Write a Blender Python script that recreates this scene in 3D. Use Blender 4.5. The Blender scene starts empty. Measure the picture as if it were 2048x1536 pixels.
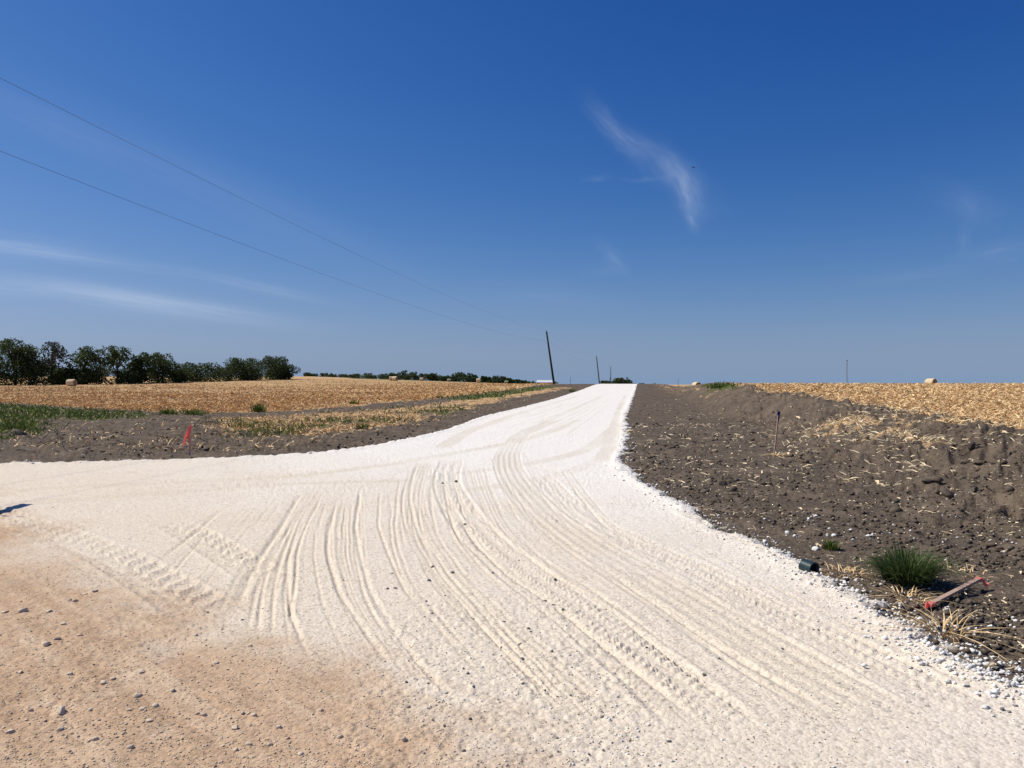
import bpy, math, random
import numpy as np
from mathutils import Vector, Matrix, Euler

rng = np.random.default_rng(11)
random.seed(11)
S = bpy.context.scene
C = S.collection

# ---------------------------------------------------------------- camera
F = 1539.0            # focal length in photo pixels (2048 wide)
EYE = 1.6
cam_d = bpy.data.cameras.new('camera')
cam_d.sensor_width = 36.0
cam_d.lens = 36.0 * F / 2048.0
cam_d.clip_start = 0.05
cam_d.clip_end = 30000
cam = bpy.data.objects.new('camera', cam_d)
C.objects.link(cam)
cam.location = (0, 0, EYE)
cam.rotation_euler = (math.radians(90), 0, 0)
S.camera = cam

# ---------------------------------------------------------------- light and sky
SUN_EL, SUN_AZ = math.radians(48), math.radians(-74)     # azimuth from +Y towards +X
sun_vec = Vector((math.sin(SUN_AZ) * math.cos(SUN_EL), math.cos(SUN_AZ) * math.cos(SUN_EL), math.sin(SUN_EL)))
sd = bpy.data.lights.new('sun', 'SUN')
sd.energy = 5.0
sd.angle = math.radians(0.5)
sd.color = (1.0, 0.95, 0.855)
sun = bpy.data.objects.new('sun', sd)
C.objects.link(sun)
sun.rotation_euler = (-sun_vec).to_track_quat('-Z', 'Y').to_euler()
sun.location = sun_vec * 60

SKY_CURVE = ((4.9, 2.2, 1.6), (2.0, 1.5, 0.9), (1.6, 1.0, 0.35))      # gain, power, shoulder
W = bpy.data.worlds.new('World')
S.world = W
W.use_nodes = True
wt = W.node_tree
wt.nodes.clear()
wo = wt.nodes.new('ShaderNodeOutputWorld')
bg = wt.nodes.new('ShaderNodeBackground')
sky = wt.nodes.new('ShaderNodeTexSky')
sky.sky_type = 'NISHITA'
sky.sun_disc = False
sky.sun_elevation = SUN_EL
sky.sun_rotation = SUN_AZ
sky.air_density = 1.0
sky.dust_density = 0.4
sky.ozone_density = 2.6
bg.inputs['Strength'].default_value = 0.062
# colour response of the photograph's sky: one power curve per channel, the same over the whole sky
tc = wt.nodes.new('ShaderNodeTexCoord')
sep = wt.nodes.new('ShaderNodeSeparateXYZ')
wt.links.new(tc.outputs['Generated'], sep.inputs[0])


def wmath(op, a, b=None, c=None, clamp=False):
    n = wt.nodes.new('ShaderNodeMath')
    n.operation = op
    n.use_clamp = clamp
    for i, v in enumerate((a, b, c)):
        if v is None:
            continue
        if isinstance(v, (int, float)):
            n.inputs[i].default_value = v
        else:
            wt.links.new(v, n.inputs[i])
    return n.outputs[0]


SKY_K = 0.062
sc_ = wt.nodes.new('ShaderNodeSeparateColor')
wt.links.new(sky.outputs[0], sc_.inputs[0])
cc_ = wt.nodes.new('ShaderNodeCombineColor')
for ch, (gain, e, sh) in enumerate(SKY_CURVE):
    v = wmath('POWER', wmath('MULTIPLY', sc_.outputs[ch], SKY_K), e)
    v = wmath('MULTIPLY', v, gain)
    v = wmath('DIVIDE', v, wmath('MULTIPLY_ADD', wmath('MINIMUM', v, 1.4), sh, 1.0))
    wt.links.new(wmath('MULTIPLY', v, 0.95 / SKY_K), cc_.inputs[ch])
# pale grey-blue haze low over the whole horizon
hz = wmath('MULTIPLY', wmath('POWER', 2.718, wmath('MULTIPLY', wmath('MAXIMUM', sep.outputs[2], 0.0), -1 / 0.065)), 0.90)
hmix = wt.nodes.new('ShaderNodeMix')
hmix.data_type = 'RGBA'
wt.links.new(hz, hmix.inputs['Factor'])
wt.links.new(cc_.outputs[0], hmix.inputs['A'])
hmix.inputs['B'].default_value = (0.205 / SKY_K, 0.315 / SKY_K, 0.485 / SKY_K, 1)
# thin cirrus streaks, placed by sky direction
fy = wmath('MAXIMUM', sep.outputs[1], 0.05)
cu = wmath('DIVIDE', sep.outputs[0], fy)
cv = wmath('DIVIDE', sep.outputs[2], fy)
comb = wt.nodes.new('ShaderNodeCombineXYZ')
wt.links.new(cu, comb.inputs[0])
wt.links.new(cv, comb.inputs[1])
warpn = wt.nodes.new('ShaderNodeTexNoise')
warpn.inputs['Scale'].default_value = 9.0
warpn.inputs['Detail'].default_value = 5.0
wt.links.new(comb.outputs[0], warpn.inputs['Vector'])
wsub = wt.nodes.new('ShaderNodeVectorMath')
wsub.operation = 'SUBTRACT'
wt.links.new(warpn.outputs['Color'], wsub.inputs[0])
wsub.inputs[1].default_value = (0.5, 0.5, 0.5)
wsc = wt.nodes.new('ShaderNodeVectorMath')
wsc.operation = 'SCALE'
wt.links.new(wsub.outputs[0], wsc.inputs[0])
wsc.inputs['Scale'].default_value = 0.055
wadd = wt.nodes.new('ShaderNodeVectorMath')
wadd.operation = 'ADD'
wt.links.new(comb.outputs[0], wadd.inputs[0])
wt.links.new(wsc.outputs[0], wadd.inputs[1])
cloud_sum = None
# (u, v, half length, half width, angle deg, strength) in photo pixels
for (px, py, la, lb, ang, st) in (
        (1245, 258, 105, 26, -38, 0.17), (1325, 318, 90, 34, -42, 0.11), (1366, 366, 85, 24, -62, 0.28),
        (1383, 432, 40, 11, -60, 0.16), (1400, 410, 70, 40, -40, 0.05), (1215, 520, 60, 16, -50, 0.09),
        (1205, 545, 60, 16, -8, 0.05), (1195, 355, 40, 8, 8, 0.07), (1300, 345, 60, 6, 3, 0.06),
        (120, 510, 330, 14, -8, 0.19), (-20, 488, 240, 24, -5, 0.20), (260, 600, 380, 26, -9, 0.27),
        (-60, 572, 300, 22, -3, 0.17), (330, 605, 300, 16, -9, 0.25), (520, 575, 180, 12, -12, 0.16),
        (150, 270, 600, 60, -24, 0.06), (500, 400, 500, 50, -26, 0.05), (1100, 590, 200, 30, -6, 0.05),
        (1940, 400, 110, 40, -12, 0.07), (2000, 500, 110, 20, 14, 0.08), (1935, 480, 60, 14, 88, 0.06),
        (1830, 550, 160, 14, 8, 0.05)):
    mp = wt.nodes.new('ShaderNodeMapping')
    mp.vector_type = 'TEXTURE'
    mp.inputs['Location'].default_value = ((px - 1024) / F, (768 - py) / F, 0)
    mp.inputs['Rotation'].default_value = (0, 0, math.radians(ang))
    mp.inputs['Scale'].default_value = (la / F * 1.35, lb / F * 1.7, 1)
    wt.links.new(comb.outputs[0] if la >= 150 else wadd.outputs[0], mp.inputs['Vector'])
    gr = wt.nodes.new('ShaderNodeTexGradient')
    gr.gradient_type = 'QUADRATIC_SPHERE'
    wt.links.new(mp.outputs[0], gr.inputs['Vector'])
    fn = wt.nodes.new('ShaderNodeTexNoise')
    fn.inputs['Scale'].default_value = 2.2
    fn.inputs['Detail'].default_value = 6
    fn.inputs['Roughness'].default_value = 0.6
    st2 = wt.nodes.new('ShaderNodeMapping')
    st2.inputs['Scale'].default_value = (0.9, 1.4, 1)
    st2.inputs['Location'].default_value = (px * 0.013, py * 0.017, 0)
    wt.links.new(mp.outputs[0], st2.inputs['Vector'])
    wt.links.new(st2.outputs[0], fn.inputs['Vector'])
    nm = wmath('MULTIPLY_ADD', fn.outputs['Fac'], 1.7, -0.28, True)
    m = wmath('MULTIPLY', wmath('MULTIPLY', gr.outputs['Fac'], nm), st * 1.65)
    cloud_sum = m if cloud_sum is None else wmath('ADD', cloud_sum, m)
front = wmath('GREATER_THAN', sep.outputs[1], 0.06)
cloud_f = wmath('MULTIPLY', cloud_sum, front, None, True)
mixc = wt.nodes.new('ShaderNodeMix')
mixc.data_type = 'RGBA'
wt.links.new(cloud_f, mixc.inputs['Factor'])
wt.links.new(hmix.outputs['Result'], mixc.inputs['A'])
mixc.inputs['B'].default_value = (8.5, 10.0, 12.5, 1)
wt.links.new(mixc.outputs['Result'], bg.inputs['Color'])
wt.links.new(bg.outputs[0], wo.inputs['Surface'])

S.view_settings.view_transform = 'Standard'
S.view_settings.look = 'None'
S.view_settings.gamma = 1
S.view_settings.use_curve_mapping = False
S.view_settings.exposure = 0.08
S.cycles.max_bounces = 6
S.cycles.use_denoising = True


# ---------------------------------------------------------------- noise and terrain
def _hash(ix, iy, seed):
    with np.errstate(over='ignore'):
        h = ix.astype(np.uint32) * np.uint32(374761393) + iy.astype(np.uint32) * np.uint32(668265263) \
            + np.uint32((seed * 2246822519) & 0xFFFFFFFF)
        h = (h ^ (h >> np.uint32(13))) * np.uint32(1274126177)
        h = h ^ (h >> np.uint32(16))
    return (h & np.uint32(0xFFFF)).astype(np.float32) / 65535.0


def vnoise(x, y, seed=0):
    xf, yf = np.floor(x), np.floor(y)
    ix, iy = xf.astype(np.int64), yf.astype(np.int64)
    fx, fy_ = (x - xf).astype(np.float32), (y - yf).astype(np.float32)
    u = fx * fx * fx * (fx * (fx * 6 - 15) + 10)
    v = fy_ * fy_ * fy_ * (fy_ * (fy_ * 6 - 15) + 10)
    a, b = _hash(ix, iy, seed), _hash(ix + 1, iy, seed)
    c, d = _hash(ix, iy + 1, seed), _hash(ix + 1, iy + 1, seed)
    return (a * (1 - u) + b * u) * (1 - v) + (c * (1 - u) + d * u) * v      # 0..1


def fbm(x, y, seed=0, octaves=3, gain=0.5):
    s, a, t = 0, 1.0, 0
    for o in range(octaves):
        s = s + a * vnoise(x, y, seed + o * 17)
        t += a
        a *= gain
        x, y = x * 2.03 + 7.1, y * 2.03 - 3.3
    return s / t


def sstep(a, b, x):
    t = np.clip((x - a) / (b - a), 0, 1)
    return t * t * (3 - 2 * t)


def lateral(X, Y):                       # distance from the new road's centre line, along X
    return X - (0.85 + 0.168 * (Y - 30))


R_Y = [-50, 30, 45, 66, 98, 128, 145, 200, 280, 440, 1000, 8000]
R_Z = [0, 0, 0.04, 0.25, 0.82, 1.50, 1.62, 1.52, 1.54, 1.5, 1.2, -4]
L_Y = [-50, 45, 100, 165, 185, 260, 400, 600, 1000, 8000]
L_Z = [0, 0, 0.35, 1.15, 1.65, 3.4, 5.2, 7.6, 9.0, 6.0]
F_Y = [-50, 5, 10, 17, 33, 64, 85, 100, 130, 200, 400, 8000]
F_Z = [0.1, 0.2, 0.42, 0.60, 0.92, 1.55, 1.62, 1.42, 0.95, 0.3, -1, -6]


def smooth_interp(v, xs, zs):
    return (np.interp(v * 0.94, xs, zs) + np.interp(v, xs, zs) + np.interp(v * 1.06, xs, zs)) / 3


def height0(X, Y):
    X = np.asarray(X, dtype=np.float64)
    Y = np.asarray(Y, dtype=np.float64)
    t = lateral(X, Y)
    r = smooth_interp(Y, R_Y, R_Z)
    l = smooth_interp(Y, L_Y, L_Z)
    f = smooth_interp(Y, F_Y, F_Z)
    az = X / np.maximum(Y, 1.0)
    wl = np.clip((0.023 - az) / 0.285, 0, 1)
    z = r + (l - r) * wl
    wob = (fbm(X * 0.11, Y * 0.07, 5, 2) - 0.5) * 2.2
    wr = sstep(8.0, 11.6, t + wob) * sstep(4, 12, Y)
    z = z + (f - z) * wr
    ridge = np.exp(-((t + wob - 11.2) / 1.3) ** 2) * sstep(5, 12, Y) * (1 - sstep(60, 90, Y))
    z = z + ridge * (0.05 + 0.42 * (fbm(X * 0.35, Y * 0.28, 9, 2) - 0.35))
    return z


def spot(px, py):
    """photo measurement -> point on the terrain"""
    ax, az = (px - 1024) / F, (768 - py) / F
    d = np.concatenate([np.arange(2, 60, 0.02), np.arange(60, 700, 0.25)])
    below = (EYE + az * d) <= height0(ax * d, d)
    k = int(np.argmax(below)) if below.any() else len(d) - 1
    return float(ax * d[k]), float(d[k])


def spots(*pts):
    return np.array([spot(*p) for p in pts])


def densify(P, n=6):
    """Catmull-Rom through the points"""
    P = np.asarray(P, float)
    Q = np.vstack([2 * P[0] - P[1], P, 2 * P[-1] - P[-2]])
    out = []
    for i in range(1, len(Q) - 2):
        p0, p1, p2, p3 = Q[i - 1], Q[i], Q[i + 1], Q[i + 2]
        for k in range(n):
            s = k / n
            out.append(0.5 * ((2 * p1) + (-p0 + p2) * s + (2 * p0 - 5 * p1 + 4 * p2 - p3) * s * s
                              + (-p0 + 3 * p1 - 3 * p2 + p3) * s ** 3))
    out.append(P[-1])
    return np.array(out)


def sd_poly(X, Y, poly):
    """signed distance to a closed polygon, negative inside"""
    P = np.asarray(poly)
    d2 = np.full(X.shape, 1e18)
    inside = np.zeros(X.shape, bool)
    for i in range(len(P)):
        ax, ay = P[i]
        bx, by = P[(i + 1) % len(P)]
        ex, ey = bx - ax, by - ay
        wx, wy = X - ax, Y - ay
        s = np.clip((wx * ex + wy * ey) / (ex * ex + ey * ey + 1e-12), 0, 1)
        d2 = np.minimum(d2, (wx - ex * s) ** 2 + (wy - ey * s) ** 2)
        c = ((ay <= Y) != (by <= Y))
        with np.errstate(divide='ignore', invalid='ignore'):
            xi = ax + (Y - ay) * ex / (ey if ey != 0 else 1e-12)
        inside ^= c & (X < xi)
    d = np.sqrt(d2)
    return np.where(inside, -d, d)


def polyline(X, Y, P):
    """signed lateral offset, distance and run along a polyline"""
    best = np.full(X.shape, 1e9)
    lat = np.full(X.shape, 1e9)
    run = np.zeros(X.shape)
    endd = np.zeros(X.shape)
    acc = 0.0
    seg = np.hypot(*(P[1:] - P[:-1]).T)
    tot = seg.sum()
    for i in range(len(P) - 1):
        ax, ay = P[i]
        ex, ey = P[i + 1] - P[i]
        L = seg[i]
        if L < 1e-6:
            continue
        wx, wy = X - ax, Y - ay
        s = np.clip((wx * ex + wy * ey) / (L * L), 0, 1)
        dx, dy = wx - ex * s, wy - ey * s
        d = np.hypot(dx, dy)
        m = d < best
        best = np.where(m, d, best)
        side = np.sign(ex * wy - ey * wx)
        lat = np.where(m, d * side, lat)
        run = np.where(m, acc + s * L, run)
        acc += L
    endd = np.minimum(run, tot - run)
    return lat, best, run, endd


# ---- outlines of the surfaces on the ground
def along_road(t, ys):
    return np.array([(0.85 + 0.168 * (y - 30) + t, y) for y in ys])


left_edge = np.vstack([along_road(-3.45, [420, 260, 150, 120, 98, 80, 66, 50, 38]),
                       spots((890, 861), (800, 882), (700, 900), (600, 910), (420, 919), (200, 927), (0, 933)),
                       [(-14, 13.4), (-20, 13.6), (-40, 24), (-70, 42)]])
right_edge = np.vstack([along_road(3.45, [420, 260, 150, 120, 98, 80, 66, 50, 38]),
                        spots((1256, 885), (1248, 915), (1250, 938), (1276, 962), (1332, 994), (1420, 1048), (1530, 1098),
                              (1620, 1150), (1800, 1242), (2048, 1385)),
                        [(4.4, 3.0), (8, 0.6), (14, -4), (30, -20)]])
ROAD = np.vstack([densify(left_edge, 3), [(-70, -60), (30, -60)], densify(right_edge, 3)[::-1]])
FIELD_L = np.vstack([spots((1062, 772), (1000, 785), (900, 794), (800, 803), (640, 818), (520, 825), (400, 826), (300, 824), (150, 814),
                           (0, 804)), [(-70, 70), (-200, 74), (-900, 60), (-4000, 60), (-4000, 7000), (700, 7000)],
                     along_road(-11, [420, 200])])
VERGE = spots((430, 838), (560, 832), (700, 824), (800, 815), (950, 796), (1060, 781), (1100, 775), (1150, 775), (1000, 802), (860, 836),
              (760, 856), (640, 869), (520, 873), (430, 862))
GREEN_A = spots((-200, 806), (0, 808), (150, 819), (300, 827), (285, 836), (170, 842), (95, 836), (75, 860), (55, 872), (0, 876), (-200, 880))
GREEN_B = spots((905, 795), (1000, 783), (1090, 772), (1112, 772), (1000, 794), (925, 800))
GREEN_C = spots((1405, 771), (1440, 768), (1475, 771), (1470, 778), (1430, 775))
GREEN_D = spots((300, 826), (420, 824), (410, 831), (320, 832))
STRAW_A = spots((1600, 868), (1680, 838), (1760, 828), (1830, 848), (1880, 870), (1900, 900), (1830, 896), (1760, 884), (1690, 880))
STRAW_B = spots((1365, 780), (1400, 772), (1470, 782), (1450, 792), (1420, 798), (1390, 790))
TAN0 = np.array([-5.9, 8.8])
TAN1 = np.array([-0.45, 3.05])
tan_dir = (TAN1 - TAN0) / np.linalg.norm(TAN1 - TAN0)
tan_nrm = np.array([tan_dir[1], -tan_dir[0]])          # towards lower left
tan_nrm = tan_nrm if tan_nrm[0] < 0 else -tan_nrm

# ---- tyre marks: (kind, points, width m, depth m)
T = []


def tr(kind, width, depth, *pts):
    T.append((kind, densify(spots(*pts), 5), width * (0.40 if kind == 'rut' else 0.92), depth * {'rut': 0.38, 'lug': 0.52, 'tread': 0.40}.get(kind, 0.28)))


tr('band', 0.60, 0.030, (1110, 842), (1050, 868), (1022, 900), (1016, 932), (1038, 975), (1088, 1030), (1165, 1092), (1275, 1162), (1405, 1242),
   (1560, 1340), (1700, 1425), (1850, 1530))
tr('tread', 0.42, 0.026, (1078, 950), (1135, 1012), (1235, 1077), (1400, 1152), (1500, 1212), (1700, 1312), (1900, 1420), (2040, 1500))
tr('tread', 0.50, 0.032, (905, 922), (893, 962), (912, 1012), (962, 1082), (1042, 1152), (1162, 1242), (1292, 1342), (1402, 1442), (1480, 1530))
tr('rut', 0.05, 0.030, (835, 930), (820, 980), (826, 1040), (866, 1132))
tr('rut', 0.04, 0.024, (820, 940), (806, 1000), (811, 1060), (846, 1092))
tr('band', 0.34, 0.022, (850, 925), (828, 980), (835, 1050), (880, 1140), (960, 1235), (1060, 1330), (1180, 1450), (1260, 1530))
tr('rut', 0.045, 0.034, (920, 1040), (950, 1092), (1010, 1152), (1092, 1212), (1200, 1292), (1330, 1400), (1420, 1490))
tr('rut', 0.05, 0.038, (720, 985), (712, 1060), (735, 1172), (782, 1262), (832, 1332), (892, 1402), (940, 1470))
tr('rut', 0.035, 0.022, (760, 985), (757, 1050), (770, 1100), (802, 1172), (860, 1260))
tr('rut', 0.05, 0.034, (668, 1020), (656, 1092), (671, 1172), (702, 1232), (762, 1322), (802, 1392))
tr('rut', 0.04, 0.034, (612, 1040), (582, 1120), (577, 1202), (597, 1282), (632, 1362))
tr('rut', 0.035, 0.026, (642, 1000), (604, 1080), (590, 1172), (580, 1250), (579, 1300))
tr('rut', 0.06, 0.042, (602, 990), (562, 1060), (512, 1140), (477, 1212), (453, 1272))
tr('rut', 0.04, 0.028, (592, 1050), (548, 1112), (523, 1202), (514, 1302))
tr('band', 0.40, 0.018, (625, 985), (575, 1060), (530, 1140), (495, 1220), (480, 1290))
tr('rut', 0.045, 0.034, (452, 1020), (392, 1070), (332, 1120), (262, 1180))
tr('rut', 0.035, 0.022, (432, 1052), (382, 1112), (312, 1192))
tr('rut', 0.04, 0.020, (562, 960), (472, 1010), (332, 1090), (200, 1150))
tr('rut', 0.04, 0.022, (880, 900), (780, 960), (700, 990), (640, 1030))
tr('stain', 0.42, 0.012, (-100, 990), (0, 985), (200, 976), (400, 968), (600, 955), (760, 936), (880, 914), (1000, 892), (1100, 866), (1160, 840))
tr('stain', 0.42, 0.012, (-60, 1022), (180, 1002), (400, 986), (600, 972), (800, 965), (950, 946), (1060, 931), (1160, 906), (1203, 880), (1236, 848))
tr('stain', 0.40, 0.014, (380, 1062), (560, 1042), (760, 1012), (940, 986), (1060, 966), (1160, 941), (1203, 918), (1222, 892), (1236, 850))
tr('band', 0.36, 0.014, (1203, 930), (1213, 900), (1226, 858), (1246, 800), (1262, 776))
tr('stain', 0.5, 0.010, (880, 900), (960, 856), (1080, 815), (1180, 785), (1225, 772))
tr('stain', 0.4, 0.010, (1060, 862), (1130, 826), (1200, 795), (1240, 775))
tr('lug', 0.50, 0.036, (-110, 1000), (30, 1046), (140, 1086), (250, 1134), (350, 1192), (440, 1252))
tr('lug', 0.42, 0.034, (330, 1045), (398, 1082), (470, 1124), (560, 1180))
tr('tread', 0.34, 0.022, (30, 1140), (90, 1164), (150, 1186))
tr('rut', 0.05, 0.020, (142, 1372), (104, 1440), (70, 1520))
tr('rut', 0.05, 0.022, (300, 1350), (420, 1420), (540, 1480), (620, 1530))
tr('rut', 0.06, 0.018, (0, 1060), (90, 1096), (140, 1120))
tr('rut', 0.05, 0.018, (80, 1080), (240, 1150), (430, 1260))
for off in (0, 34, 60):
    tr('rut', 0.035, 0.018, (1300 + off, 1085 - off * 0.1), (1500 + off, 1196 - off * 0.1), (1700 + off, 1300 - off * 0.1), (1990 + off, 1450 - off * 0.1))
tr('rut', 0.05, 0.022, (1180, 1130), (1350, 1246), (1550, 1370), (1760, 1500))
tr('rut', 0.04, 0.018, (1140, 1160), (1290, 1268), (1470, 1390), (1640, 1510))
tr('band', 0.45, 0.018, (1000, 1000), (1100, 1100), (1250, 1210), (1420, 1320), (1600, 1440), (1720, 1530))
for o in (0, 22, 40):
    tr('rut', 0.028, 0.018, (885 + o, 1175), (945 + o, 1240), (1020 + o, 1330), (1110 + o * 1.2, 1430), (1190 + o * 1.4, 1520))
tr('rut', 0.05, 0.02, (1330, 1020), (1460, 1080), (1560, 1130), (1640, 1175), (1800, 1262))

# fainter drag lines and old wheel lines that follow the same sweep
FLOW = [densify(spots(*p), 8) for p in (
    ((470, 1000), (380, 1080), (300, 1150), (200, 1230)),
    ((602, 985), (512, 1130), (470, 1230), (450, 1290)),
    ((668, 1000), (656, 1092), (690, 1215), (800, 1390)),
    ((720, 985), (735, 1172), (832, 1332), (1000, 1530)),
    ((850, 925), (835, 1050), (960, 1235), (1260, 1530)),
    ((905, 922), (962, 1082), (1162, 1242), (1480, 1530)),
    ((1022, 900), (1088, 1030), (1405, 1242), (1850, 1530)),
    ((1130, 930), (1235, 1060), (1500, 1200), (2040, 1480)))]


def resample(P, n=40):
    L = np.concatenate([[0], np.cumsum(np.hypot(*(P[1:] - P[:-1]).T))])
    u = np.linspace(0, L[-1], n)
    return np.stack([np.interp(u, L, P[:, 0]), np.interp(u, L, P[:, 1])], 1)


FLOW = [resample(p) for p in FLOW]
rf = np.random.default_rng(77)
for k in range(100):
    i = rf.integers(0, len(FLOW) - 1)
    s = rf.random()
    P = FLOW[i] * (1 - s) + FLOW[i + 1] * s
    a = int(rf.integers(0, 16))
    e = min(40, a + int(rf.integers(14, 36)))
    T.append(('rut', P[a:e], 0.007 + 0.008 * rf.random(), 0.003 + 0.004 * rf.random()))
# drag lines along the left arm and along the far road
ARM = [resample(densify(spots(*p), 8)) for p in (((-100, 965), (200, 950), (500, 938), (760, 915)), ((-100, 1040), (200, 1010), (500, 985), (800, 965)))]
for k in range(26):
    s = rf.random()
    P = ARM[0] * (1 - s) + ARM[1] * s
    a = int(rf.integers(0, 26))
    T.append(('rut', P[a:a + int(rf.integers(6, 14))], 0.014, 0.005 + 0.005 * rf.random()))
for k in range(16):
    P = along_road(rf.uniform(-3.0, 3.0), np.linspace(rf.uniform(22, 40), rf.uniform(50, 74), 20))
    T.append(('rut', P, 0.03, 0.008 + 0.008 * rf.random()))


def cover(X, Y, want_road=True):
    """what lies on the ground at X, Y : dict of 0..1 weights"""
    n1 = fbm(X * 0.9, Y * 0.9, 21, 3) - 0.5
    n2 = fbm(X * 6.0, Y * 6.0, 31, 2) - 0.5
    n3 = fbm(X * 0.25, Y * 0.22, 41, 3) - 0.5
    far = np.clip(Y / 40, 0, 3)
    d = sd_poly(X, Y, ROAD)
    t = lateral(X, Y)
    rough = np.where((t > 0) & (Y > 3), 0.55, 0.22)
    road = 1 - sstep(-0.10, 0.10, d + (n2 * 0.55 + n1 * 0.5) * rough)
    dt = (X - TAN0[0]) * tan_nrm[0] + (Y - TAN0[1]) * tan_nrm[1]
    tan = sstep(-1.3, 0.9, dt + n1 * 1.5 + n2 * 0.3)
    dusty = sstep(-10.0, -0.6, dt + n1 * 3.0 + n2 * 0.5)
    fl = 1 - sstep(-0.8, 0.8, sd_poly(X, Y, FIELD_L) + n1 * 3.0 * (0.4 + far * 0.6))
    wob = (fbm(X * 0.11, Y * 0.07, 5, 2) - 0.5) * 2.2
    fr = sstep(11.4, 12.4, t + wob + n1 * 2.0 + n2) * sstep(2, 10, Y)
    out = 1 - road
    ve = (1 - sstep(-0.6, 0.8, sd_poly(X, Y, VERGE) + n1 * 3.5)) * sstep(-0.22, 0.08, n1 + n3 * 0.4 + n2 * 0.4 + 0.12)
    sa = (1 - sstep(-0.5, 0.5, sd_poly(X, Y, STRAW_A) + n1 * 2.4)) * sstep(-0.20, 0.05, n1 + n2 + 0.06)
    sb = (1 - sstep(-0.8, 0.8, sd_poly(X, Y, STRAW_B) + n1 * 3.5)) * sstep(-0.10, 0.1, n1 + n2 + 0.06)
    hay = sstep(0.16, 0.30, n1 + n3 * 0.35) * 0.55 * sstep(-16, -8, t)       # scattered litter
    far_r = sstep(40, 110, Y) * sstep(3.5, 8, t) * sstep(-0.1, 0.15, n1 + n2) * 0.6
    straw = np.clip(np.maximum.reduce([ve * 0.85, sa * 0.62, sb * 0.62, hay * 0.35, far_r]), 0, 1)
    gA = (1 - sstep(-0.5, 0.6, sd_poly(X, Y, GREEN_A) + n1 * 4.0)) * sstep(-0.24, -0.02, n1 + n2 * 0.5)
    gB = (1 - sstep(-0.6, 0.8, sd_poly(X, Y, GREEN_B) + n1 * 5.0))
    gC = (1 - sstep(-0.5, 0.8, sd_poly(X, Y, GREEN_C) + n1 * 2.0))
    gD = (1 - sstep(-0.5, 0.6, sd_poly(X, Y, GREEN_D) + n1 * 3.0)) * sstep(-0.1, 0.05, n1 + n2 * 0.5)
    gv = ve * sstep(0.10, 0.24, n3 - n1 * 0.3) * 0.6
    gF = sstep(330, 365, Y) * (1 - sstep(520, 600, Y)) * sstep(-0.23, -0.20, X / np.maximum(Y, 1)) * (t < -12) * 0.62
    green = np.clip(np.maximum.reduce([gA, gB, gC, gD, gv, gF]), 0, 1) * out
    field = np.maximum(fl, fr) * out
    straw = np.maximum(straw * out, field) * (1 - green)
    soil = out * (1 - straw) * (1 - green)
    return dict(road=road, tan=tan * road, dusty=dusty * road, soil=soil, straw=straw, green=green, field=field, fl=fl * out, fr=fr * out, d=d, t=t,
                dt=dt)


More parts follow.
